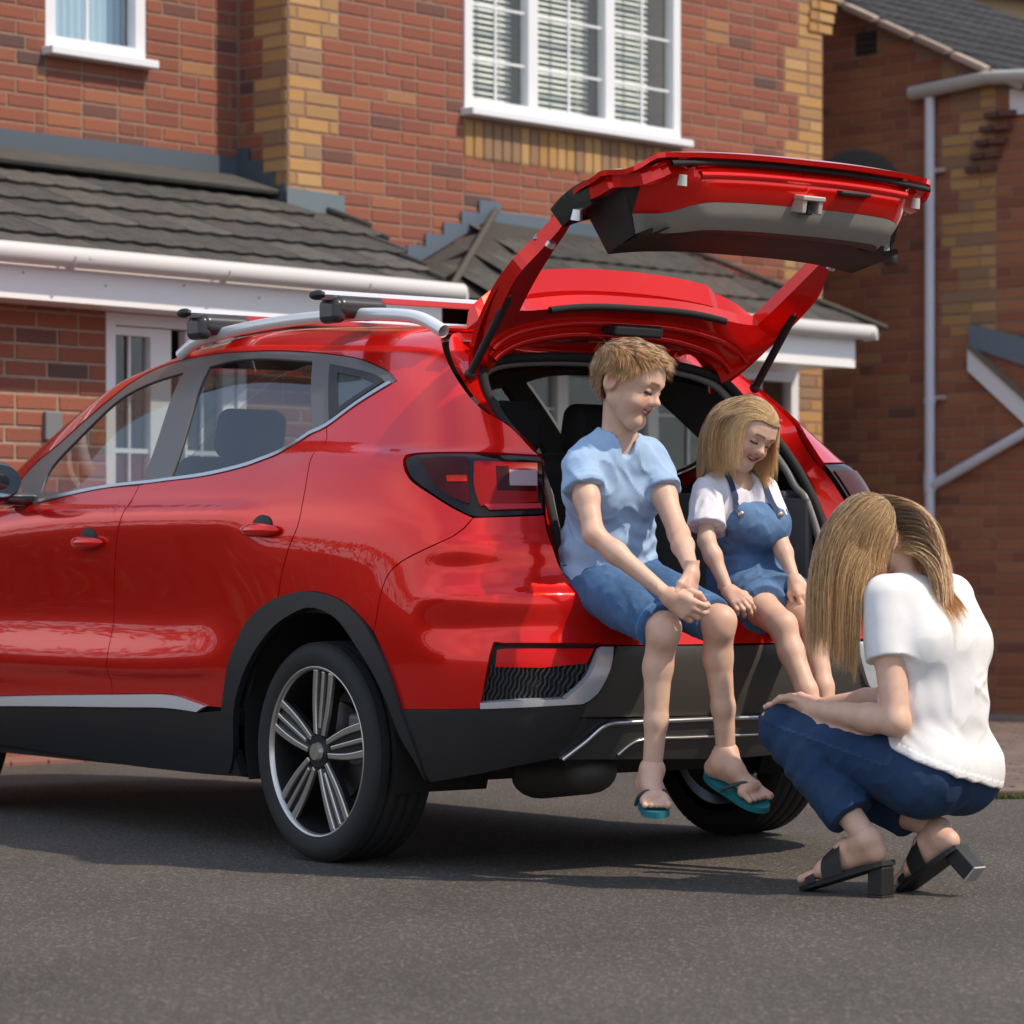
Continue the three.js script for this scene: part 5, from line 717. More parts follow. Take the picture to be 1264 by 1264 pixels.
// ---- head: its own axes (x to its left, y up, z forward), size 1 = 0.22 m from chin to crown
function headOf(centre, look, tilt, size, { smile = 0.8, ears = true, lashes = true } = {}) {
  const f = norm3(look), u0 = norm3(tilt), l = norm3(cross3(u0, f)), u = cross3(f, l), s = size;
  const into = (x, y, z) => { const p = [x - centre[0], y - centre[1], z - centre[2]]; return [dot3(p, l) / s, dot3(p, u) / s, dot3(p, f) / s]; }, out = (q) => [0, 1, 2].map((k) => centre[k] + s * (l[k] * q[0] + u[k] * q[1] + f[k] * q[2]));
  const ell = (c, r) => (x, y, z) => { const a = (x - c[0]) / r[0], b = (y - c[1]) / r[1], d = (z - c[2]) / r[2], k = Math.sqrt(a * a + b * b + d * d); return (k - 1) * Math.min(r[0], r[1], r[2]); };
  const skull = blend([ell([0, 0.028, -0.012], [0.076, 0.084, 0.094]), ell([0, 0.03, 0.03], [0.066, 0.066, 0.062])], 0.03);
  const face = blend([ell([0, -0.030, 0.034], [0.055, 0.066, 0.054]), cap([-0.042, -0.05, 0.0], [-0.012, -0.089, 0.056], 0.023, 0.016), cap([0.042, -0.05, 0.0], [0.012, -0.089, 0.056], 0.023, 0.016), cap([-0.007, -0.089, 0.067], [0.007, -0.089, 0.067], 0.0155)], 0.03);
  const cheeks = blend([ell([-0.037, -0.038, 0.058], [0.026, 0.022, 0.024]), ell([0.037, -0.038, 0.058], [0.026, 0.022, 0.024])], 0.01);
  const nose = blend([cap([0, 0.012, 0.084], [0, -0.020, 0.102], 0.0065, 0.0082), cap([-0.0095, -0.027, 0.091], [0.0095, -0.027, 0.091], 0.0068), cap([0, -0.021, 0.103], [0, -0.022, 0.105], 0.0078)], 0.012);
  const brow = blend([cap([-0.044, 0.022, 0.070], [-0.014, 0.024, 0.085], 0.009), cap([0.044, 0.022, 0.070], [0.014, 0.024, 0.085], 0.009)], 0.02);
  const sock = (sx) => cap([sx * 0.036, 0.004, 0.096], [sx * 0.024, 0.004, 0.100], 0.013), lid = (sx) => ell([sx * 0.031, 0.004, 0.0765], [0.0155, 0.011, 0.011]);
  const mouthY = (x) => -0.057 + smile * 0.010 * ((x / 0.026) ** 2), mouth = (x, y, z) => { const t = clamp(x, -0.028, 0.028); return Math.hypot(x - t, (y - mouthY(t)) * 1.0, z - (0.086 - 9.0 * t * t)) - (0.0058 * smile + 0.001) * (1 - 0.8 * (t / 0.029) ** 2); };
  const lips = (x, y, z) => { const t = clamp(x, -0.025, 0.025); return Math.hypot(x - t, Math.abs(y - mouthY(t)) - 0.0055 * smile, z - (0.081 - 9.0 * t * t)) - 0.0062 * (1 - 0.5 * (t / 0.025) ** 2); };
  const ear = (sx) => { const a = ell([sx * 0.079, -0.006, -0.016], [0.011, 0.032, 0.020]), b = ell([sx * 0.088, -0.002, -0.010], [0.009, 0.020, 0.011]); return (x, y, z) => smax(a(x, y, z), -b(x, y, z), 0.006); };
  const earL = ear(1), earR = ear(-1), sl = sock(1), sr = sock(-1), ll = lid(1), lr = lid(-1);
  const local = (x, y, z) => {
    let d = smin(skull(x, y, z), face(x, y, z), 0.025); d = smin(d, cheeks(x, y, z), 0.022); d = smin(d, brow(x, y, z), 0.018);
    d = smax(d, -sl(x, y, z), 0.016); d = smax(d, -sr(x, y, z), 0.016); d = smin(d, ll(x, y, z), 0.004); d = smin(d, lr(x, y, z), 0.004);
    d = smin(d, nose(x, y, z), 0.012); d = smin(d, lips(x, y, z), 0.008); d = smax(d, -mouth(x, y, z), 0.003);
    if (!ears) return d; d = smin(d, earL(x, y, z), 0.008); return smin(d, earR(x, y, z), 0.008);
  };
  const field = (x, y, z) => { const q = into(x, y, z); return local(q[0], q[1], q[2]) * s; };
  const tone = (x, y, z) => {
    const q = into(x, y, z), c = skinTone(x, y, z), ax = Math.abs(q[0]); const m = (t, k) => { for (let i = 0; i < 3; i++) c[i] = mix(c[i], t[i], clamp(k)); };
    m([0.62, 0.24, 0.17], 0.55 * Math.exp(-(((ax - 0.038) / 0.020) ** 2 + ((q[1] + 0.035) / 0.020) ** 2)) * (q[2] > 0.02)); m([0.6, 0.25, 0.18], 0.4 * Math.exp(-((q[0] / 0.014) ** 2 + ((q[1] + 0.024) / 0.012) ** 2)) * (q[2] > 0.09)); if (ax > 0.074) m([0.62, 0.25, 0.17], 0.5);
    if (q[2] > 0.05) {
      const t = clamp(q[0], -0.026, 0.026), dy = q[1] - mouthY(t); m([0.50, 0.155, 0.13], sstep(0.0125, 0.0075, Math.abs(dy)) * (ax < 0.029)); if (mouth(q[0], q[1], q[2]) < 0.0012) m([0.30, 0.085, 0.07], 0.9);
      m([0.24, 0.115, 0.05], 0.85 * sstep(0.0052, 0.002, Math.abs(q[1] - (0.0285 - 5.5 * (ax - 0.03) ** 2))) * (ax > 0.012 && ax < 0.046));
      if (lashes) m([0.028, 0.016, 0.012], 0.95 * sstep(0.0046, 0.0024, Math.abs(q[1] - (-0.0035 + 10 * (ax - 0.031) ** 2))) * (ax > 0.0165 && ax < 0.046));
      m([0.42, 0.20, 0.15], 0.35 * Math.exp(-(((ax - 0.031) / 0.014) ** 2 + ((q[1] - 0.012) / 0.006) ** 2)));
      if (Math.abs(q[0]) > 0.004 && Math.abs(q[0]) < 0.011 && q[1] < -0.0315 && q[1] > -0.037 && q[2] > 0.088) m([0.22, 0.07, 0.05], 0.8);
    }
    return c;
  };
  const corners = []; for (const a of [-0.105, 0.105]) for (const b of [-0.125, 0.125]) for (const c of [-0.115, 0.125]) corners.push(out([a, b, c]));
  const teeth = (() => { const P = [], I = [], n = 14; for (let i = 0; i <= n; i++) { const x = mix(-0.019, 0.019, i / n), z = 0.0825 - 9.0 * x * x, y = mouthY(x); for (const k of [0.0062, -0.0006]) P.push(...out([x, y + k * smile, z])); } for (let i = 0; i < n; i++) I.push(i * 2, i * 2 + 1, i * 2 + 2, i * 2 + 2, i * 2 + 1, i * 2 + 3); const g = geo(P, I, null, P.map(() => 0.72)); return g; })();
  const [lo, hi] = around(corners, 0);
  return { into, out, field, local, skull: (x, y, z) => { const q = into(x, y, z); return smin(skull(...q), face(...q), 0.025) * s; }, mesh: () => [meshField(field, lo, hi, 0.0019 * s, tone), ...(smile > 0.5 ? [teeth] : [])], f, u, l, s, centre };
}
// ---- hand: palm, four bent fingers of unequal length and a thumb from the side of the palm
function handOf(wrist, dir, palm, thumbSide, size, curl = [0.5, 0.7, 0.5], spread = 0.05) {
  const d = norm3(dir), n0 = norm3(palm), s = norm3(sub3(thumbSide.map((x) => x), d.map((x) => x * dot3(thumbSide, d)))), n = norm3(sub3(n0, add3(d.map((x) => x * dot3(n0, d)), s, dot3(n0, s)))), k = size, at3 = (a, b, c) => [0, 1, 2].map((i) => wrist[i] + k * (d[i] * a + s[i] * b + n[i] * c));
  const parts = [], pts = [wrist]; const kn = [[0.080, 0.026], [0.084, 0.009], [0.080, -0.009], [0.073, -0.025]], fl = [0.062, 0.070, 0.065, 0.050];
  const palmF = blend([...kn.map(([a, b]) => cap(at3(0.008, b * 0.55, 0), at3(a - 0.008, b * 0.92, 0), 0.0145 * k, 0.0110 * k)), cap(at3(0.015, 0.014, 0.004), at3(0.05, 0.024, 0.006), 0.014 * k)], 0.012);
  parts.push(palmF);
  kn.forEach(([a, b], i) => { let p = at3(a - 0.006, b, 0), ang = 0; const segs = [p]; [0.46, 0.31, 0.23].forEach((q, j) => { ang += curl[j] * (1 + 0.08 * i); const L = fl[i] * q * k * 1.05, sp = spread * (1.5 - i); p = add3(add3(add3(p, d, L * Math.cos(ang)), n, L * Math.sin(ang)), s, L * sp); segs.push(p); }); parts.push(chain(segs, [0.0095 * k, 0.0087 * k, 0.008 * k, 0.0066 * k], 0.004)); pts.push(...segs); });
  const th = [at3(0.018, 0.022, 0.006), at3(0.046, 0.041, 0.016), at3(0.070, 0.044, 0.026), at3(0.088, 0.038, 0.032)]; parts.push(chain(th, [0.0125 * k, 0.0108 * k, 0.0095 * k, 0.0075 * k], 0.006)); pts.push(...th, ...kn.map(([a, b]) => at3(a, b, 0)));
  const field = (x, y, z) => { let q = parts[0](x, y, z); for (let i = 1; i < parts.length; i++) q = smin(q, parts[i](x, y, z), 0.0045); return q; };
  const arm = cap(add3(wrist, d, -0.03), add3(wrist, d, 0.012 * k), 0.0205 * k, 0.018 * k), full = (x, y, z) => smin(field(x, y, z), arm(x, y, z), 0.014), [lo, hi] = around(pts, 0.03);
  return { field: full, mesh: () => [meshField(full, lo, hi, 0.0030, (x, y, z) => skinTone(x, y, z, 0.5))] };
}
// ---- foot: heel, arch, ball and five toes; sole runs along `dir`
function footOf(ankle, heel, toe, up, size) {
  const d = norm3(sub3(toe, heel)), s = norm3(cross3(up, d)), n = cross3(d, s), L = len3(sub3(toe, heel)), k = size, P = (a, b, c) => [0, 1, 2].map((i) => heel[i] + d[i] * a * L + s[i] * b * k + n[i] * c * k);
  const parts = [chain([ankle, P(0.17, 0, 0.045), P(0.08, 0, 0.022)], [0.031 * k, 0.028 * k, 0.024 * k], 0.02), chain([ankle, P(0.42, 0.002, 0.05), P(0.70, 0.003, 0.026)], [0.031 * k, 0.025 * k, 0.02 * k], 0.02), cap(P(0.70, -0.022, 0.018), P(0.72, 0.024, 0.018), 0.0165 * k), cap(P(0.1, 0, 0.02), P(0.68, 0.012, 0.017), 0.02 * k, 0.018 * k)];
  const toes = [-0.028, -0.013, 0.001, 0.013, 0.027]; const flip = 1; const body = blend(parts, 0.022), tf = toes.map((b, i) => { const big = i === 4; return cap(P(0.74, b, 0.016), P((big ? 0.96 : 0.93 - 0.018 * (4 - i)), b * 1.08, big ? 0.012 : 0.010), (big ? 0.0125 : 0.0088) * k, (big ? 0.0112 : 0.0078) * k); });
  const field = (x, y, z) => { let q = body(x, y, z); for (const t of tf) q = smin(q, t(x, y, z), 0.006); return q; }, [lo, hi] = around([heel, toe, ankle, P(0.7, 0.04, 0), P(0.7, -0.04, 0)], 0.045);
  return { field, P, d, s, n, mesh: () => [meshField(field, lo, hi, 0.0032, (x, y, z) => { const c = skinTone(x, y, z, 0.4); return c; })] };
}
// ---- hair: many thin tapering locks that grow from the scalp, bend to gravity and slide over what they meet
function hairOf(head, { count, length, root, comb, stiff = 0.5, gravity = 0.4, layer = 0.006, radius = 0.0011, colours, seed, solid, step = 0.012, wave = 0.0, lift = 0.35, life = 4 }) {
  const r = rng(seed), P = [], N = [], C = [], I = []; let made = 0;
  const grad = (f, p) => { const e = 0.002, g = [f(p[0] + e, p[1], p[2]) - f(p[0] - e, p[1], p[2]), f(p[0], p[1] + e, p[2]) - f(p[0], p[1] - e, p[2]), f(p[0], p[1], p[2] + e) - f(p[0], p[1], p[2] - e)]; return norm3(g); };
  for (let tries = 0; made < count && tries < count * 30; tries++) {
    const a = r() * 6.2832, uu = r() * 2 - 1, w = Math.sqrt(1 - uu * uu); let q = [0.081 * w * Math.cos(a), 0.028 + 0.092 * uu, -0.008 + 0.101 * w * Math.sin(a)]; if (!root(q, r)) continue;
    made++; let p = head.out(q); const L = length(q, r), n = Math.max(3, Math.round(L / step)), h = L / n, cc = colours[(r() * colours.length) | 0], shade = 0.75 + 0.5 * r(), lay = layer * (0.3 + 0.9 * r()), ph = r() * 6.28;
    for (let k = 0; k < 3; k++) { const d0 = head.skull(...p); p = add3(p, grad(head.skull, p), -d0 + 0.001); }
    const nrm = grad(head.skull, p), cm = comb(q, r); const cw = [0, 1, 2].map((i) => head.l[i] * cm[0] + head.u[i] * cm[1] + head.f[i] * cm[2]); let dir = norm3(add3(nrm.map((x) => x * lift), cw)); const pts = [p];
    for (let k = 0; k < n; k++) {
      const g = gravity * (k + 1) / n * 2; dir = norm3([dir[0] * stiff + cw[0] * (1 - stiff) * Math.exp(-k / life) + wave * Math.sin(k * 0.9 + ph), dir[1] * stiff + cw[1] * (1 - stiff) * Math.exp(-k / life) - g, dir[2] * stiff + cw[2] * (1 - stiff) * Math.exp(-k / life) + wave * Math.cos(k * 1.1 + ph)]);
      p = add3(p, dir, h); for (let it = 0; it < 2; it++) { const d0 = solid(p[0], p[1], p[2]); if (d0 < lay) { const gr = grad(solid, p); p = add3(p, gr, lay - d0); const dn = dot3(dir, gr); if (dn < 0) dir = norm3(add3(dir, gr, -dn)); } } pts.push(p);
    }
    const m = pts.length, base = P.length / 3; let side = norm3([r() - 0.5, r() - 0.5, r() - 0.5]);
    for (let k = 0; k < m; k++) {
      const t = k / (m - 1), T = norm3(sub3(pts[Math.min(k + 1, m - 1)], pts[Math.max(k - 1, 0)])); side = norm3(sub3(side, T.map((x) => x * dot3(side, T)))); let out = norm3(sub3(pts[k], add3(head.centre, [0, -0.02, 0]))); out = norm3(sub3(out, T.map((x) => x * dot3(out, T)))); const wd = norm3(add3(cross3(T, out), side, 0.7)), nn = norm3(add3(out, side, 0.35));
      const rr = radius * (t > 0.6 ? mix(1, 0.3, (t - 0.6) / 0.4) : 1) * (t < 0.1 ? 0.7 : 1);
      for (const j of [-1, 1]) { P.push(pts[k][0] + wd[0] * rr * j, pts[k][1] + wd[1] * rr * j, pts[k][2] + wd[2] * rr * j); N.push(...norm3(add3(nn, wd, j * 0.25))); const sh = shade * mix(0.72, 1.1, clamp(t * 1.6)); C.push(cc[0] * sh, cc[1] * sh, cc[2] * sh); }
      if (k) { const A = base + (k - 1) * 2; I.push(A, A + 1, A + 2, A + 2, A + 1, A + 3); }
    }
  }
  return geo(P, I, N, C);
}
const scalpCap = (head, root, tone, thick) => { const f = (x, y, z) => { const q = head.into(x, y, z); return Math.max(head.skull(x, y, z) - thick, root(q) * head.s); }; const c = []; for (const a of [-0.1, 0.1]) for (const b of [-0.13, 0.14]) for (const d of [-0.13, 0.12]) c.push(head.out([a, b, d])); const [lo, hi] = around(c, 0); return meshField(f, lo, hi, 0.004, (x, y, z) => { const t = 0.8 + 0.4 * noise(x * 60, y * 60, z * 60); return tone.map((v) => v * t); }); };
const folds = (x, y, z, a, fx, fy, fz) => 0.55 * a * (Math.pow(1 - Math.abs(noise(x * fx, y * fy, z * fz)) * 1.6, 2) - 0.5 + 0.5 * noise(x * fx * 2.1 + 4, y * fy * 2.1, z * fz * 2.1));
const denim = (base) => (x, y, z) => { const t = 1 + 0.22 * noise(x * 22, y * 22, z * 22) + 0.16 * noise(x * 190, y * 60, z * 190) + 0.08 * noise(x * 420, y * 420, z * 420), w = 0.75 * Math.max(0, 0.15 + noise(x * 7 + 3, y * 7, z * 7)); return base.map((v, i) => v * t + w * [0.03, 0.045, 0.07][i]); };
const person = (label, pos) => thing('person', label, 'person');
function finish(t, geos) { return obj('body', join(geos.map((g) => (g.index ? g.toNonIndexed() : g))), skinM, t); }

// ---------------------------------------------------------------- the boy on the sill
{
  const t = person('boy in pale blue T-shirt and denim shorts sitting on the boot sill, hands clasped, smiling');
  const pel = at(752, 714, 8.70), hR = at(728, 716, 8.66), hL = at(776, 716, 8.74), kR = at(819, 777, 8.36), kL = at(887, 768, 8.43), aR = at(805, 950, 8.40), aL = at(896, 930, 8.49), wa = at(752, 660, 8.68), ch = at(757, 604, 8.60), nb = at(764, 546, 8.555), sR = at(717, 578, 8.475), sL = at(805, 574, 8.63), eR = at(733, 660, 8.38), eL = at(838, 660, 8.50), wR = at(824, 735, 8.30), wL = at(854, 706, 8.335);
  const lat = norm3(sub3(sL, sR));
  const head = headOf(at(775, 473, 8.50), [0.82, -0.38, 0.42], [0.20, 1, 0.02], 1.0, { smile: 1 });
  const torso = blend([cap(add3(ch, lat, -0.062), add3(ch, lat, 0.062), 0.082), cap(add3(wa, lat, -0.045), add3(wa, lat, 0.045), 0.078), cap(add3(pel, lat, -0.055), add3(pel, lat, 0.055), 0.085), cap(add3(lerp3(nb, ch, 0.35), lat, -0.09), add3(lerp3(nb, ch, 0.35), lat, 0.09), 0.048)], 0.06);
  const neck = cap(nb, add3(head.centre, head.f, -0.022), 0.050, 0.046);
  const armR = chain([sR, lerp3(sR, eR, 0.45), eR, lerp3(eR, wR, 0.3), wR], [0.040, 0.034, 0.028, 0.029, 0.019]), armL = chain([sL, lerp3(sL, eL, 0.45), eL, lerp3(eL, wL, 0.3), wL], [0.040, 0.034, 0.028, 0.029, 0.019]);
  const leg = (h, k, a) => { const f = norm3(sub3(k, h)), calf = add3(lerp3(k, a, 0.28), f, -0.012); return chain([h, lerp3(h, k, 0.5), k, calf, lerp3(k, a, 0.65), a], [0.072, 0.060, 0.044, 0.0395, 0.031, 0.0265], 0.018); };
  const legR = leg(hR, kR, aR), legL = leg(hL, kL, aL), capR = cap(add3(kR, [0.006, 0.006, 0.012]), add3(kR, [0.0, -0.02, 0.014]), 0.036), capL = cap(add3(kL, [0.008, 0.006, 0.010]), add3(kL, [0.002, -0.02, 0.012]), 0.036);
  const limbs = [armR, armL, smin], body = (x, y, z) => { let d = smin(torso(x, y, z), neck(x, y, z), 0.045); d = smin(d, armR(x, y, z), 0.025); d = smin(d, armL(x, y, z), 0.025); d = smin(d, smin(legR(x, y, z), capR(x, y, z), 0.02), 0.03); return smin(d, smin(legL(x, y, z), capL(x, y, z), 0.02), 0.03); };
  const handR = handOf(wR, [0.80, -0.52, 0.20], [0.25, 0.35, -0.9], [0.35, 0.85, 0.2], 0.98, [0.5, 0.85, 0.6]), handL = handOf(wL, [-0.06, -0.97, 0.28], [-0.75, 0.05, -0.4], [-0.35, -0.1, 0.85], 0.98, [0.45, 0.8, 0.6]);
  const footR = footOf(aR, at(797, 985, 8.455), at(812, 1000, 8.265), [0, 1, 0.35], 1.0), footL = footOf(aL, at(874, 952, 8.53), at(944, 993, 8.415), [-0.35, 1, 0.1], 1.0);
  const [lo, hi] = around([pel, kR, kL, aR, aL, sR, sL, eR, eL, wR, wL, nb, hR, hL], 0.12);
  finish(t, [meshField(body, lo, hi, 0.008, (x, y, z) => { const k = Math.min(len3(sub3([x, y, z], kR)), len3(sub3([x, y, z], kL)), len3(sub3([x, y, z], eR)), len3(sub3([x, y, z], eL))); return skinTone(x, y, z, 0.7 * Math.exp(-((k / 0.06) ** 2))); }), ...head.mesh(), ...handR.mesh(), ...handL.mesh(), ...footR.mesh(), ...footL.mesh()]);
  // T-shirt
  const upR = norm3(sub3(eR, sR)), upL = norm3(sub3(eL, sL)), cutR = below(lerp3(sR, eR, 0.31), upR), cutL = below(lerp3(sL, eL, 0.38), upL), hem = below(add3(pel, [-0.0, -0.035, 0]), [0.18, -1, 0.12]);
  const slR = clip(chain([sR, lerp3(sR, eR, 0.5)], [0.054, 0.060]), cutR), slL = clip(chain([sL, lerp3(sL, eL, 0.55)], [0.054, 0.059]), cutL);
  const shirtT = blend([grow(torso, 0.017), cap(add3(nb, [0, -0.02, 0]), add3(nb, [0, 0.02, 0]), 0.066, 0.060), cap(add3(wa, [-0.015, -0.02, 0.03]), add3(pel, [-0.02, 0.02, 0.03]), 0.095, 0.10)], 0.05), neckHole = chain([add3(nb, [0.004, 0.045, 0.008]), add3(nb, [0.024, -0.034, 0.075])], [0.056, 0.014], 0.02), neckCut = below(add3(nb, [0, 0.036, 0]), [0.15, 1, 0.1]);
  const shirt = (x, y, z) => { let d = clip(shirtT, hem)(x, y, z); d = smin(d, slR(x, y, z), 0.022); d = smin(d, slL(x, y, z), 0.022); d = smax(d, neckCut(x, y, z), 0.01); d = smax(d, -neckHole(x, y, z), 0.006); { const tq = shirtT(x, y, z), q1 = cutR(x, y, z), q2 = cutL(x, y, z), q3 = hem(x, y, z), b = (q) => sstep(-0.019, -0.015, q) * sstep(0.012, 0.004, q); d -= 0.0018 * (b(q1) * sstep(0.004, 0.015, tq) + b(q2) * sstep(0.004, 0.015, tq) + b(q3)); } return d - folds(x + y * 0.5, y, z, 0.0095, 15, 9, 15) - 0.003 * Math.sin(y * 105 + 9 * noise(x * 9, y * 4, z * 9)) * sstep(1.06, 0.93, y) * sstep(0.80, 0.88, y); };
  const b1 = around([sR, sL, pel, nb, lerp3(sR, eR, 0.5), lerp3(sL, eL, 0.5)], 0.13);
  const ts = obj('t_shirt', meshField(shirt, b1[0], b1[1], 0.0065, (x, y, z) => { const n = 1 + 0.10 * noise(x * 30, y * 30, z * 30) + 0.06 * noise(x * 260, y * 260, z * 260); return [0.33 * n, 0.475 * n, 0.68 * n]; }), clothM, t);
  const ring = []; for (let k = 0; k < 40; k++) { const a = k / 40 * 6.2832, dir = [Math.cos(a), 0, Math.sin(a)]; let p = add3(nb, dir, 0.02); for (let i = 0; i < 60; i++) { p = add3(p, dir, 0.0015); if (neckHole(...p) > 0) break; } let q = [p[0], p[1] - 0.09, p[2]]; for (let i = 0; i < 90; i++) { q[1] += 0.0015; if (neckHole(q[0], q[1], q[2]) > -0.002 && shirtT(q[0], q[1], q[2]) > -0.004) break; } ring.push(q); }
  // shorts
  const hemK = (h, k) => below(lerp3(h, k, 0.95), sub3(k, h)), shR = clip(chain([hR, lerp3(hR, kR, 0.5), lerp3(hR, kR, 1.0)], [0.086, 0.074, 0.062]), hemK(hR, kR)), shL = clip(chain([hL, lerp3(hL, kL, 0.5), lerp3(hL, kL, 1.0)], [0.086, 0.074, 0.062]), hemK(hL, kL)), hip = clip(blend([cap(add3(pel, lat, -0.055), add3(pel, lat, 0.055), 0.097)], 0.02), below(add3(pel, [0, 0.06, 0]), [0, 1, 0]));
  const seam = below(lerp3(hR, kR, 0.90), sub3(kR, hR)), shorts = (x, y, z) => { let d = smin(shR(x, y, z), hip(x, y, z), 0.03); d = smin(d, smin(shL(x, y, z), hip(x, y, z), 0.03), 0.012); return d - folds(x, y + x * 0.6, z, 0.005, 20, 16, 20); }, b2 = around([pel, hR, hL, kR, kL], 0.11), dn = denim([0.045, 0.115, 0.245]);
  obj('denim_shorts', meshField(shorts, b2[0], b2[1], 0.0065, (x, y, z) => { const c = dn(x, y, z), s = Math.abs(seam(x, y, z)); const top = sstep(0.02, 0.075, y - (pel[1] - 0.10)); return s < 0.0028 ? c.map((v) => v * 1.7) : c; }), clothM, t);
  // flip-flops
  for (const F of [footR, footL]) {
    const out = []; for (let k = 0; k < 40; k++) { const a = k / 40 * 6.2832, L = 0.5 + 0.56 * Math.cos(a), w = (0.037 + 0.010 * clamp(Math.cos(a) * 1.4) - 0.004 * Math.exp(-(((L - 0.45) / 0.2) ** 2))) * Math.sin(a); out.push([L, w + 0.002]); }
    const P = [], I = []; for (const [a, b] of out) for (const c of [-0.004, -0.022]) P.push(...F.P(a, b, c)); const n = out.length; P.push(...F.P(0.5, 0, -0.004), ...F.P(0.5, 0, -0.022)); for (let k = 0; k < n; k++) { const a = k * 2, b = ((k + 1) % n) * 2; I.push(a, a + 1, b, b, a + 1, b + 1, 2 * n, a, b, 2 * n + 1, b + 1, a + 1); }
    const g = geo(P, I).toNonIndexed(); g.computeVertexNormals(); const fl = obj('flip_flop', g, std(col(0.012, 0.17, 0.20), 0.6), t); const toe = F.P(0.80, 0.012, 0.018), post = F.P(0.79, 0.013, -0.004);
    obj('strap', join([tube([F.P(0.40, -0.041, -0.004), F.P(0.52, -0.036, 0.022), F.P(0.68, -0.012, 0.042), toe, post], 0.0052, 30, 8), tube([F.P(0.40, 0.043, -0.004), F.P(0.52, 0.040, 0.022), F.P(0.68, 0.028, 0.042), toe], 0.0052, 30, 8)]), std(col(0.045, 0.06, 0.065), 0.6), fl);
  }
  // short fair hair, brushed forward
  const hairline = (q) => { const front = q[2] > 0.03 ? 0.080 : mix(-0.045, 0.070, clamp((q[2] + 0.062) / 0.092)); const side = q[2] < 0.02 ? (q[2] > -0.045 ? 0.022 : -0.055) : mix(0.024, 0.076, clamp((q[2] - 0.02) / 0.035)); return Math.max(side, 0) + Math.min(side, 0) - q[1]; };
  const cols = [[0.44, 0.25, 0.10], [0.50, 0.30, 0.13], [0.38, 0.21, 0.08], [0.56, 0.36, 0.17], [0.48, 0.24, 0.09]];
  const capG = scalpCap(head, (q) => hairline(q) + 0.004, [0.26, 0.145, 0.055], 0.008);
  const hg = hairOf(head, { count: 15000, seed: 41, root: (q) => hairline(q) < 0, length: (q, r) => (q[2] > 0.05 ? 0.026 : q[1] > 0.065 ? 0.044 : q[1] > 0.03 ? 0.034 : 0.022) * (0.7 + 0.6 * r()) * head.s, comb: (q, r) => { const top = clamp((q[1] - 0.04) / 0.05), tuft = noise(q[0] * 40, q[1] * 40, q[2] * 40); return [q[0] * 4 + (r() - 0.5) * 0.35 + 0.5 * top + 0.6 * tuft, mix(-0.95, 0.15, top), mix(0.1, 0.75, top) + (r() - 0.5) * 0.3 + 0.5 * tuft]; }, stiff: 0.6, gravity: 0.10, layer: 0.009, radius: 0.0006, step: 0.008, lift: 0.42, colours: cols, solid: head.skull });
  obj('hair', join([capG, hg]), hairM, t);
}
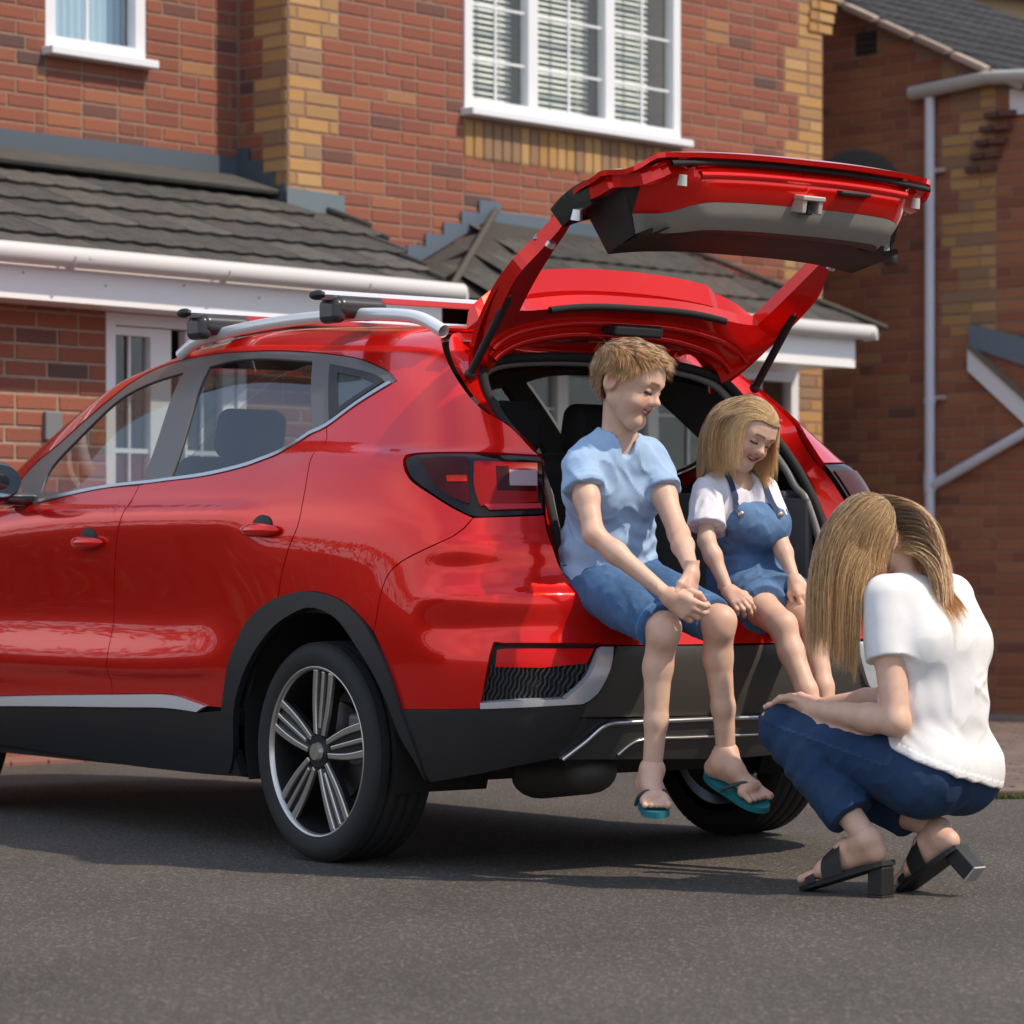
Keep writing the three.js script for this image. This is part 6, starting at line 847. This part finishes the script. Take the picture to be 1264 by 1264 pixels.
// ---------------------------------------------------------------- the girl beside him
{
  const t = person('young girl in white T-shirt and denim pinafore sitting on the boot sill, looking down');
  const pel = at(929, 722, 9.12), hR = at(907, 724, 9.07), hL = at(948, 724, 9.14), kR = at(966, 772, 8.78), kL = at(1002, 768, 8.86), aR = at(1012, 896, 8.66), aL = at(1024, 892, 8.76), wa = at(921, 678, 9.08), ch = at(910, 630, 9.03), nb = at(908, 588, 8.99), sR = at(872, 607, 8.925), sL = at(943, 609, 9.05), eR = at(872, 668, 8.86), eL = at(962, 668, 9.0), wR = at(898, 728, 8.81), wL = at(980, 714, 8.93);
  const lat = norm3(sub3(sL, sR)), fwd = [0.605, 0, 0.797];
  const head = headOf(at(922, 533, 8.92), [0.50, -0.52, 0.70], [0.38, 1, 0.1], 0.88, { smile: 0.9 });
  const torso = blend([cap(add3(ch, lat, -0.05), add3(ch, lat, 0.05), 0.068), cap(add3(wa, lat, -0.035), add3(wa, lat, 0.035), 0.068), cap(add3(pel, lat, -0.045), add3(pel, lat, 0.045), 0.07), cap(add3(lerp3(nb, ch, 0.35), lat, -0.07), add3(lerp3(nb, ch, 0.35), lat, 0.07), 0.038)], 0.05);
  const neck = cap(nb, add3(head.centre, head.f, -0.025), 0.034, 0.034), arm = (s, e, w) => chain([s, lerp3(s, e, 0.45), e, lerp3(e, w, 0.3), w], [0.032, 0.028, 0.0235, 0.0245, 0.017]), armR = arm(sR, eR, wR), armL = arm(sL, eL, wL);
  const leg = (h, k, a) => { const f = norm3(sub3(k, h)), calf = add3(lerp3(k, a, 0.28), f, -0.010); return chain([h, lerp3(h, k, 0.5), k, calf, lerp3(k, a, 0.65), a], [0.062, 0.053, 0.040, 0.036, 0.029, 0.024], 0.018); }, legR = leg(hR, kR, aR), legL = leg(hL, kL, aL);
  const body = (x, y, z) => { let d = smin(torso(x, y, z), neck(x, y, z), 0.035); d = smin(d, armR(x, y, z), 0.02); d = smin(d, armL(x, y, z), 0.02); d = smin(d, legR(x, y, z), 0.02); return smin(d, legL(x, y, z), 0.012); };
  const handR = handOf(wR, [0.55, -0.55, 0.62], [0.3, -0.6, -0.7], [0.75, 0.4, -0.2], 0.80, [0.35, 0.7, 0.5]), handL = handOf(wL, [0.45, -0.72, 0.5], [0.2, -0.6, -0.7], [-0.8, -0.3, 0.3], 0.80, [0.35, 0.7, 0.5]);
  const footR = footOf(aR, add3(aR, [-0.03, -0.055, -0.035]), add3(aR, [0.075, -0.105, 0.09]), [-0.2, 1, 0.2], 0.82), footL = footOf(aL, add3(aL, [-0.03, -0.055, -0.035]), add3(aL, [0.075, -0.105, 0.09]), [-0.2, 1, 0.2], 0.82);
  const [lo, hi] = around([pel, kR, kL, aR, aL, sR, sL, eR, eL, wR, wL, nb, hR, hL], 0.10);
  finish(t, [meshField(body, lo, hi, 0.0075, (x, y, z) => skinTone(x, y, z, 0.7 * Math.exp(-((Math.min(len3(sub3([x, y, z], kR)), len3(sub3([x, y, z], kL))) / 0.05) ** 2)))), ...head.mesh(), ...handR.mesh(), ...handL.mesh(), ...footR.mesh(), ...footL.mesh()]);
  const upR = norm3(sub3(eR, sR)), upL = norm3(sub3(eL, sL)), slR = clip(chain([add3(sR, [0, 0.0, 0]), lerp3(sR, eR, 0.8)], [0.044, 0.060]), below(lerp3(sR, eR, 0.72), upR)), slL = clip(chain([sL, lerp3(sL, eL, 0.7)], [0.044, 0.054]), below(lerp3(sL, eL, 0.62), upL));
  const hem = below(add3(wa, [0, -0.03, 0]), [0, -1, 0]), hole = chain([add3(nb, [0, 0.03, 0]), add3(nb, [0.015, -0.006, 0.02])], [0.05, 0.042]), shirt = (x, y, z) => { let d = clip(grow(torso, 0.014), hem)(x, y, z); d = smin(d, slR(x, y, z), 0.02); d = smin(d, slL(x, y, z), 0.02); d = smax(d, -hole(x, y, z), 0.006); return d - folds(x, y * 0.6, z, 0.006, 26, 9, 26); };
  const b1 = around([sR, sL, wa, nb, eR, eL], 0.10); obj('t_shirt', meshField(shirt, b1[0], b1[1], 0.006, (x, y, z) => { const n = 1 + 0.04 * noise(x * 60, y * 60, z * 60); return [0.74 * n, 0.73 * n, 0.79 * n]; }), clothM, t);
  // pinafore: bib, waist, skirt over the thighs
  const bibC = add3(add3(lerp3(ch, wa, 0.34), fwd, 0.054), [0, 0.012, 0]), bib = clip(blend([cap(add3(bibC, lat, -0.052), add3(bibC, lat, 0.060), 0.062), cap(add3(add3(bibC, [0.0, -0.03, 0]), fwd, 0.025), add3(add3(add3(bibC, lat, 0.045), [0, -0.03, 0]), fwd, 0.022), 0.058)], 0.04), below(add3(ch, [0, 0.034, 0]), [0.1, 1, 0.0]), below(add3(ch, fwd, 0.028), fwd.map((v) => -v)));
  const waist = clip(grow(torso, 0.022), below(add3(wa, [0, 0.030, 0]), [0, 1, 0])), skirtLeg = (h, k) => clip(chain([h, lerp3(h, k, 0.62)], [0.083, 0.078]), below(lerp3(h, k, 0.60), sub3(k, h))), skR = skirtLeg(hR, kR), skL = skirtLeg(hL, kL), skM = (() => { const a = add3(lerp3(hR, hL, 0.5), [0, 0.018, 0]), b = add3(lerp3(kR, kL, 0.5), [0, 0.022, 0]), c = lerp3(a, b, 0.66); return clip(blend([cap(a, c, 0.085, 0.070), cap(add3(c, lat, -0.055), add3(c, lat, 0.06), 0.074)], 0.05), below(lerp3(a, b, 0.60), sub3(b, a))); })();
  const pina = (x, y, z) => { let d = smin(waist(x, y, z), bib(x, y, z), 0.02); d = smin(d, smin(smin(skR(x, y, z), skL(x, y, z), 0.03), skM(x, y, z), 0.02), 0.03); return d - folds(x, y, z, 0.005, 22, 16, 22) + 0.006 * Math.exp(-(((y - wa[1] + 0.018) / 0.009) ** 2)); }, b2 = around([ch, wa, pel, lerp3(hR, kR, 0.7), lerp3(hL, kL, 0.7)], 0.13), dn = denim([0.075, 0.155, 0.30]);
  const pf = obj('pinafore', meshField(pina, b2[0], b2[1], 0.006, (x, y, z) => dn(x, y, z)), clothM, t);
  for (const s of [-0.080, 0.046]) {
    const p = [], both2 = (x, y, z) => Math.min(shirt(x, y, z), pina(x, y, z));
    for (let k = 0; k <= 12; k++) { const t2 = k / 12, base = lerp3(add3(lerp3(nb, ch, 0.25), lat, s * 0.95), add3(lerp3(ch, wa, 0.12), lat, s), t2), dv = norm3([fwd[0] * Math.sin(t2 * 1.57 + 0.05), Math.cos(t2 * 1.57), fwd[2] * Math.sin(t2 * 1.57 + 0.05)]); let q = add3(base, dv, 0.22); for (let i = 0; i < 120 && both2(...q) > 0.0035; i++) q = add3(q, dv, -0.002); p.push(q); }
    const st = obj('shoulder_strap', (() => { const P = [], I = []; p.forEach((q) => P.push(...add3(q, lat, -0.011), ...add3(q, lat, 0.011))); for (let k = 0; k < 12; k++) I.push(k * 2, k * 2 + 1, k * 2 + 2, k * 2 + 2, k * 2 + 1, k * 2 + 3); return geo(P, I); })(), std(col(0.03, 0.05, 0.11), 0.9, 0, { side: THREE.DoubleSide }), pf); obj('buckle', new THREE.SphereGeometry(0.010, 12, 8).scale(1, 1, 0.6).translate(...add3(p[12], fwd, 0.005)), std(col(0.5, 0.42, 0.36), 0.3, 0.9), st); }
  // long fair hair
  const line = (q) => { const l = q[2] > 0.05 ? 0.068 : q[2] > -0.035 ? mix(0.045, 0.068, clamp((q[2] + 0.035) / 0.085)) : -0.07; return l - q[1]; }, cols = [[0.82, 0.56, 0.27], [0.86, 0.64, 0.35], [0.74, 0.48, 0.21], [0.90, 0.70, 0.42], [0.68, 0.43, 0.18]];
  const solid = (x, y, z) => { const q = head.into(x, y, z); return Math.min(head.skull(x, y, z), shirt(x, y, z), neck(x, y, z)); };
  const hg = hairOf(head, { count: 18000, seed: 17, root: (q) => line(q) < 0, length: (q, r) => (0.19 + 0.05 * clamp(q[1] * 10)) * (0.75 + 0.4 * r()), comb: (q, r) => { const s = Math.sign(q[0] + 0.006), tf = noise(q[0] * 30, q[1] * 30, q[2] * 30); return [s * (0.30 - 0.2 * clamp(-q[1] * 10)) + (r() - 0.5) * 0.12 + 0.15 * tf, -0.45, -0.55 - 0.7 * clamp(q[2] * 12) + (r() - 0.5) * 0.15 + 0.12 * tf]; }, stiff: 0.42, gravity: 0.36, layer: 0.005, radius: 0.0005, step: 0.0135, life: 2.8, lift: 0.02, wave: 0.06, colours: cols, solid });
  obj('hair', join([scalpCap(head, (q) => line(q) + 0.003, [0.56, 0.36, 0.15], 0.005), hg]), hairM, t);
  const hp = head.out([0.045, 0.085, 0.055]); obj('hair_clip', box(0.02, 0.012, 0.03, ...hp, 0.004), std(col(0.6, 0.06, 0.12), 0.4), t);
}
// ---------------------------------------------------------------- the woman crouching in front of them
{
  const t = person('woman with long fair hair crouching on the tarmac in white blouse, jeans and black sandals');
  const F = norm3([-0.72, 0, -0.69]), R = norm3([0.69, 0, -0.72]), U = [0, 1, 0], rel = (o, f, r, u) => add3(add3(add3(o, F, f), R, r), U, u);
  const hL = [1.078, 0.315, -8.13], pel = rel(hL, 0, 0.09, 0.01), hR = rel(hL, 0, 0.18, 0), kL = [0.735, 0.432, -8.30], aL = [0.938, 0.150, -8.112], aR = [1.135, 0.165, -8.20], kR = [0.90, 0.30, -8.44];
  const wa = add3(pel, [-0.008, 0.17, -0.01]), ch = [1.128, 0.66, -8.215], nb = [1.085, 0.835, -8.25], sL = [0.985, 0.785, -8.135], sR = [1.190, 0.785, -8.365], eL = [1.005, 0.462, -8.05], wL = [0.80, 0.490, -8.24], eR = [1.03, 0.50, -8.46], wR = [0.86, 0.48, -8.58];
  const lat = norm3(sub3(sR, sL)), head = headOf([0.944, 0.958, -8.21], [-0.66, -0.55, -0.50], [-0.35, 1, -0.3], 0.87, { smile: 0.2, ears: false });
  const torso = blend([cap(add3(ch, lat, -0.075), add3(ch, lat, 0.075), 0.098), cap(add3(wa, lat, -0.055), add3(wa, lat, 0.055), 0.085), cap(add3(pel, lat, -0.07), add3(pel, lat, 0.07), 0.098), cap(add3(lerp3(nb, ch, 0.32), lat, -0.10), add3(lerp3(nb, ch, 0.32), lat, 0.10), 0.058)], 0.07), neck = cap(nb, add3(head.centre, head.f, -0.03), 0.05, 0.047);
  const arm = (s, e, w) => chain([s, lerp3(s, e, 0.45), e, lerp3(e, w, 0.3), w], [0.050, 0.043, 0.036, 0.0375, 0.024]), armL = arm(sL, eL, wL), armR = arm(sR, eR, wR);
  const shin = (k, a) => chain([k, add3(lerp3(k, a, 0.3), F, -0.02), lerp3(k, a, 0.7), a], [0.055, 0.053, 0.038, 0.031], 0.02), thigh = (h, k) => chain([h, lerp3(h, k, 0.5), k], [0.098, 0.080, 0.058], 0.03), sh = [shin(kL, aL), shin(kR, aR)], thi = [thigh(hL, kL), thigh(hR, kR)];
  const body = (x, y, z) => { let d = smin(torso(x, y, z), neck(x, y, z), 0.05); d = smin(d, armL(x, y, z), 0.03); d = smin(d, armR(x, y, z), 0.03); for (const q of thi) d = smin(d, q(x, y, z), 0.03); for (const q of sh) d = smin(d, q(x, y, z), 0.012); return d; };
  const handL = handOf(wL, [-0.70, -0.12, -0.68], [-0.4, -0.5, 0.3], [-0.2, 0.9, 0.2], 1.0, [0.4, 0.6, 0.4]), handR = handOf(wR, [-0.6, -0.2, -0.4], [-0.2, 0.2, 0.6], [-0.2, 0.9, -0.2], 1.0, [0.4, 0.6, 0.4]);
  // near foot flat in a block-heeled mule, far foot up on its toes
  const tL = [0.792, 0.018, -8.265], heelL = [0.978, 0.100, -8.088], tR = [1.045, 0.012, -8.25], heelR = [1.178, 0.135, -8.135];
  const footL = footOf(aL, heelL, tL, [0.1, 1, 0.1], 1.08), footR = footOf(aR, heelR, tR, [-0.3, 1, -0.3], 1.08);
  const [lo, hi] = around([pel, kR, kL, aR, aL, sR, sL, eR, eL, wR, wL, nb, hR, hL], 0.13);
  finish(t, [meshField(body, lo, hi, 0.009, (x, y, z) => skinTone(x, y, z, 0.2)), ...head.mesh(), ...handL.mesh(), ...handR.mesh(), ...footL.mesh(), ...footR.mesh()]);
  // blouse
  const slv = (s, e, c) => clip(chain([s, lerp3(s, e, 0.65)], [0.064, 0.066]), below(lerp3(s, e, c), sub3(e, s))), slL = slv(sL, eL, 0.50), slR = slv(sR, eR, 0.5), bk = add3(wa, F, -0.030), loose = blend([grow(torso, 0.018), cap(add3(ch, F, -0.030), add3(bk, U, -0.02), 0.098, 0.100), cap(add3(add3(wa, lat, -0.06), F, 0.03), add3(add3(wa, lat, 0.06), F, 0.03), 0.095), cap(add3(pel, lat, -0.072), add3(pel, lat, 0.072), 0.124)], 0.05);
  const hem = below(add3(pel, [0.02, 0.012, 0]), [-0.42, -1, -0.1]), hole = chain([add3(nb, [0, 0.045, 0]), add3(nb, [-0.02, 0.0, -0.02])], [0.075, 0.058]), crease = (x, y, z) => { const p = [x, y, z], o = add3(add3(bk, F, -0.09), U, 0.055); let s = 0; for (const [a, b, k] of [[[0.9, 0.35, 0], 0.010, 1], [[0.9, -0.42, 0], 0.011, 1.2], [[-0.5, 0.75, 0.3], 0.010, 0.8], [[-0.7, -0.55, 0.3], 0.012, 0.9], [[0.1, -0.9, 0.3], 0.012, 0.9]]) { const v = norm3([R[0] * a[0] + F[0] * a[2], a[1], R[2] * a[0] + F[2] * a[2]]), w = sub3(p, o), q = dot3(w, v); if (q < -0.01) continue; const e = Math.sqrt(Math.max(0, dot3(w, w) - q * q)); s += k * Math.exp(-((e / b) ** 2)) * Math.exp(-q / 0.075); } return 0.009 * s; };
  const blouse = (x, y, z) => { let d = clip(loose, hem)(x, y, z); d = smin(d, slL(x, y, z), 0.022); d = smin(d, slR(x, y, z), 0.022); d = smax(d, -hole(x, y, z), 0.008); { const q = hem(x, y, z); if (q > -0.018 && q < 0.004) d -= 0.0018; } return d - folds(x, y, z, 0.006, 11, 7, 11) - crease(x, y, z) - 0.0006 * Math.sin(x * 120 + y * 60 + 8 * noise(x * 8, y * 8, z * 8)) * sstep(0.62, 0.42, y); }, b1 = around([sR, sL, pel, nb, lerp3(sR, eR, 0.6), lerp3(sL, eL, 0.6)], 0.17);
  const seamB = add3(ch, lat, -0.02); obj('blouse', meshField(blouse, b1[0], b1[1], 0.0065, (x, y, z) => { const n = 1 + 0.03 * noise(x * 80, y * 80, z * 80); return [0.76 * n, 0.755 * n, 0.75 * n]; }), clothM, t);
  // jeans
  const jl = (h, k, a, c) => { const lowEnd = lerp3(k, a, c); return [chain([h, lerp3(h, k, 0.5), k], [0.106, 0.086, 0.070], 0.03), clip(chain([k, lerp3(k, a, 0.35), lerp3(k, a, 1.0)], [0.072, 0.068, 0.066], 0.02), below(lowEnd, sub3(a, k)))]; }, JL = jl(hL, kL, aL, 0.80), JR = jl(hR, kR, aR, 0.72), seatJ = clip(cap(add3(add3(pel, lat, -0.075), F, -0.0), add3(add3(pel, lat, 0.075), F, -0.0), 0.112), below(add3(pel, [0.05, 0.085, 0]), [0.15, 1, 0.1]));
  const outSeam = (x, y, z) => { const v = norm3(sub3(kL, hL)), w = sub3([x, y, z], hL), q = dot3(w, v); return { q, e: w[1] - v[1] * q }; };
  const jeans = (x, y, z) => { let d = smin(JL[0](x, y, z), seatJ(x, y, z), 0.04); d = smin(d, JL[1](x, y, z), 0.012); let e = smin(JR[0](x, y, z), seatJ(x, y, z), 0.04); e = smin(e, JR[1](x, y, z), 0.012); d = smin(d, e, 0.012); const kn = len3(sub3([x, y, z], kL)); return d - folds(x, y, z, 0.005, 18, 14, 18) - 0.004 * Math.sin(kn * 150 + 5 * noise(x * 9, y * 9, z * 9)) * Math.exp(-(((kn - 0.11) / 0.06) ** 2)) - 0.0025 * sstep(0.006, 0.002, Math.abs(outSeam(x, y, z).e - 0.012)) * sstep(0.05, 0.1, outSeam(x, y, z).q); }, b2 = around([pel, hR, hL, kR, kL, aL, aR], 0.16), dn = denim([0.007, 0.030, 0.085]);
  obj('jeans', meshField(jeans, b2[0], b2[1], 0.0065, (x, y, z) => { const c = dn(x, y, z), s = outSeam(x, y, z); return Math.abs(s.e - 0.012) < 0.003 && s.q > 0.08 && s.q < 0.40 ? c.map((v) => v * 1.5 + 0.006) : c; }), clothM, t);
  // black mules: sole, block heel, two wide bands
  const blackL = std(col(0.012, 0.012, 0.013), 0.55);
  for (const [f, flat] of [[footL, true], [footR, false]]) {
    const top = [], bot = []; const n = 14; for (let i = 0; i <= n; i++) { const a = i / n; const w = 0.036 + 0.006 * Math.sin(a * 3) - (a > 0.9 ? 0.014 * (a - 0.9) * 10 : 0) - (a < 0.1 ? 0.008 * (0.1 - a) * 10 : 0); top.push([a * 1.08 - 0.04, w]); }
    const P = [], I = []; for (const [a, w] of top) { P.push(...f.P(a, -w, -0.004), ...f.P(a, w, -0.004), ...f.P(a, w, -0.017), ...f.P(a, -w, -0.017)); } for (let i = 0; i < n; i++) for (let k = 0; k < 4; k++) { const a = i * 4 + k, b = i * 4 + (k + 1) % 4; I.push(a, b, a + 4, b, b + 4, a + 4); } I.push(0, 2, 1, 0, 3, 2, n * 4, n * 4 + 1, n * 4 + 2, n * 4, n * 4 + 2, n * 4 + 3);
    const g = geo(P, I).toNonIndexed(); g.computeVertexNormals(); const shoe = obj('sandal', g, blackL, t);
    const band = (a0, a1, h0, h1, wid) => { const P2 = [], I2 = [], m = 16; for (let j = 0; j <= m; j++) { const th = Math.PI * j / m; for (const [a, h] of [[a0, h0], [a1, h1]]) P2.push(...f.P(a, -wid * Math.cos(th), -0.006 + h * Math.pow(Math.sin(th), 0.8))); } for (let j = 0; j < m; j++) I2.push(j * 2, j * 2 + 1, j * 2 + 2, j * 2 + 2, j * 2 + 1, j * 2 + 3); return geo(P2, I2); };
    for (const b of [[0.40, 0.66, 0.088, 0.060, 0.044], [0.76, 0.88, 0.044, 0.036, 0.044]]) obj('strap', band(...b), std(col(0.014, 0.014, 0.015), 0.6, 0, { side: THREE.DoubleSide }), shoe);
    const ax = norm3(flat ? [0, -1, 0] : add3(f.n.map((v) => -v), f.d, -0.25)), c0 = f.P(flat ? 0.06 : 0.08, 0, -0.012), H = flat ? c0[1] - 0.004 : 0.080, bx = norm3(sub3(f.d, ax.map((v) => v * dot3(f.d, ax)))), bz = cross3(bx, ax); const hb = box(0.050, H, 0.054, 0, H / 2, 0, 0.006).applyMatrix4(new THREE.Matrix4().makeBasis(V(...bx), V(...ax), V(...bz)).setPosition(...c0)); obj('heel', hb, blackL, shoe);
    obj('heel_cap', box(0.049, 0.006, 0.053, 0, H + 0.001, 0, 0.002).applyMatrix4(new THREE.Matrix4().makeBasis(V(...bx), V(...ax), V(...bz)).setPosition(...c0)), std(flat ? col(0.02, 0.02, 0.02) : col(0.4, 0.38, 0.36), 0.6), shoe);
  }
  // long hair: a curtain hanging beside the face, the rest over the back
  const line = (q) => (q[2] > 0.05 ? 0.055 : q[2] > 0 ? mix(0.0, 0.055, clamp(q[2] / 0.05)) : -0.075) - q[1], cols = [[0.62, 0.37, 0.16], [0.70, 0.45, 0.21], [0.48, 0.28, 0.115], [0.80, 0.55, 0.28], [0.34, 0.19, 0.075], [0.84, 0.61, 0.34]];
  const solid = (x, y, z) => Math.min(head.skull(x, y, z), blouse(x, y, z), neck(x, y, z));
  const hg = hairOf(head, { count: 26000, seed: 29, root: (q) => line(q) < 0, length: (q, r) => (q[0] > -0.026 ? 0.37 : 0.36) * (0.45 + 0.55 * Math.sqrt(r())) * (1 + 0.12 * noise(q[0] * 40, q[1] * 40, q[2] * 40)), comb: (q, r) => { const back = q[0] < -0.026, tf = noise(q[0] * 26, q[1] * 26, q[2] * 26); return back ? [-0.25 + (r() - 0.5) * 0.2 + 0.10 * tf, -0.35, -0.75 + 0.2 * (r() - 0.5)] : [0.50 + (r() - 0.5) * 0.2 + 0.08 * tf, -0.30, 0.35 + 0.9 * clamp(-q[2] * 14) + (r() - 0.5) * 0.3 + 0.15 * tf]; }, stiff: 0.4, gravity: 0.36, layer: 0.007, radius: 0.0005, step: 0.018, lift: 0.02, wave: 0.05, colours: cols, solid });
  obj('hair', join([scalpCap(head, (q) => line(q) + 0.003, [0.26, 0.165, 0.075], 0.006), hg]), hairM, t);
}
renderer.render(scene, camera);
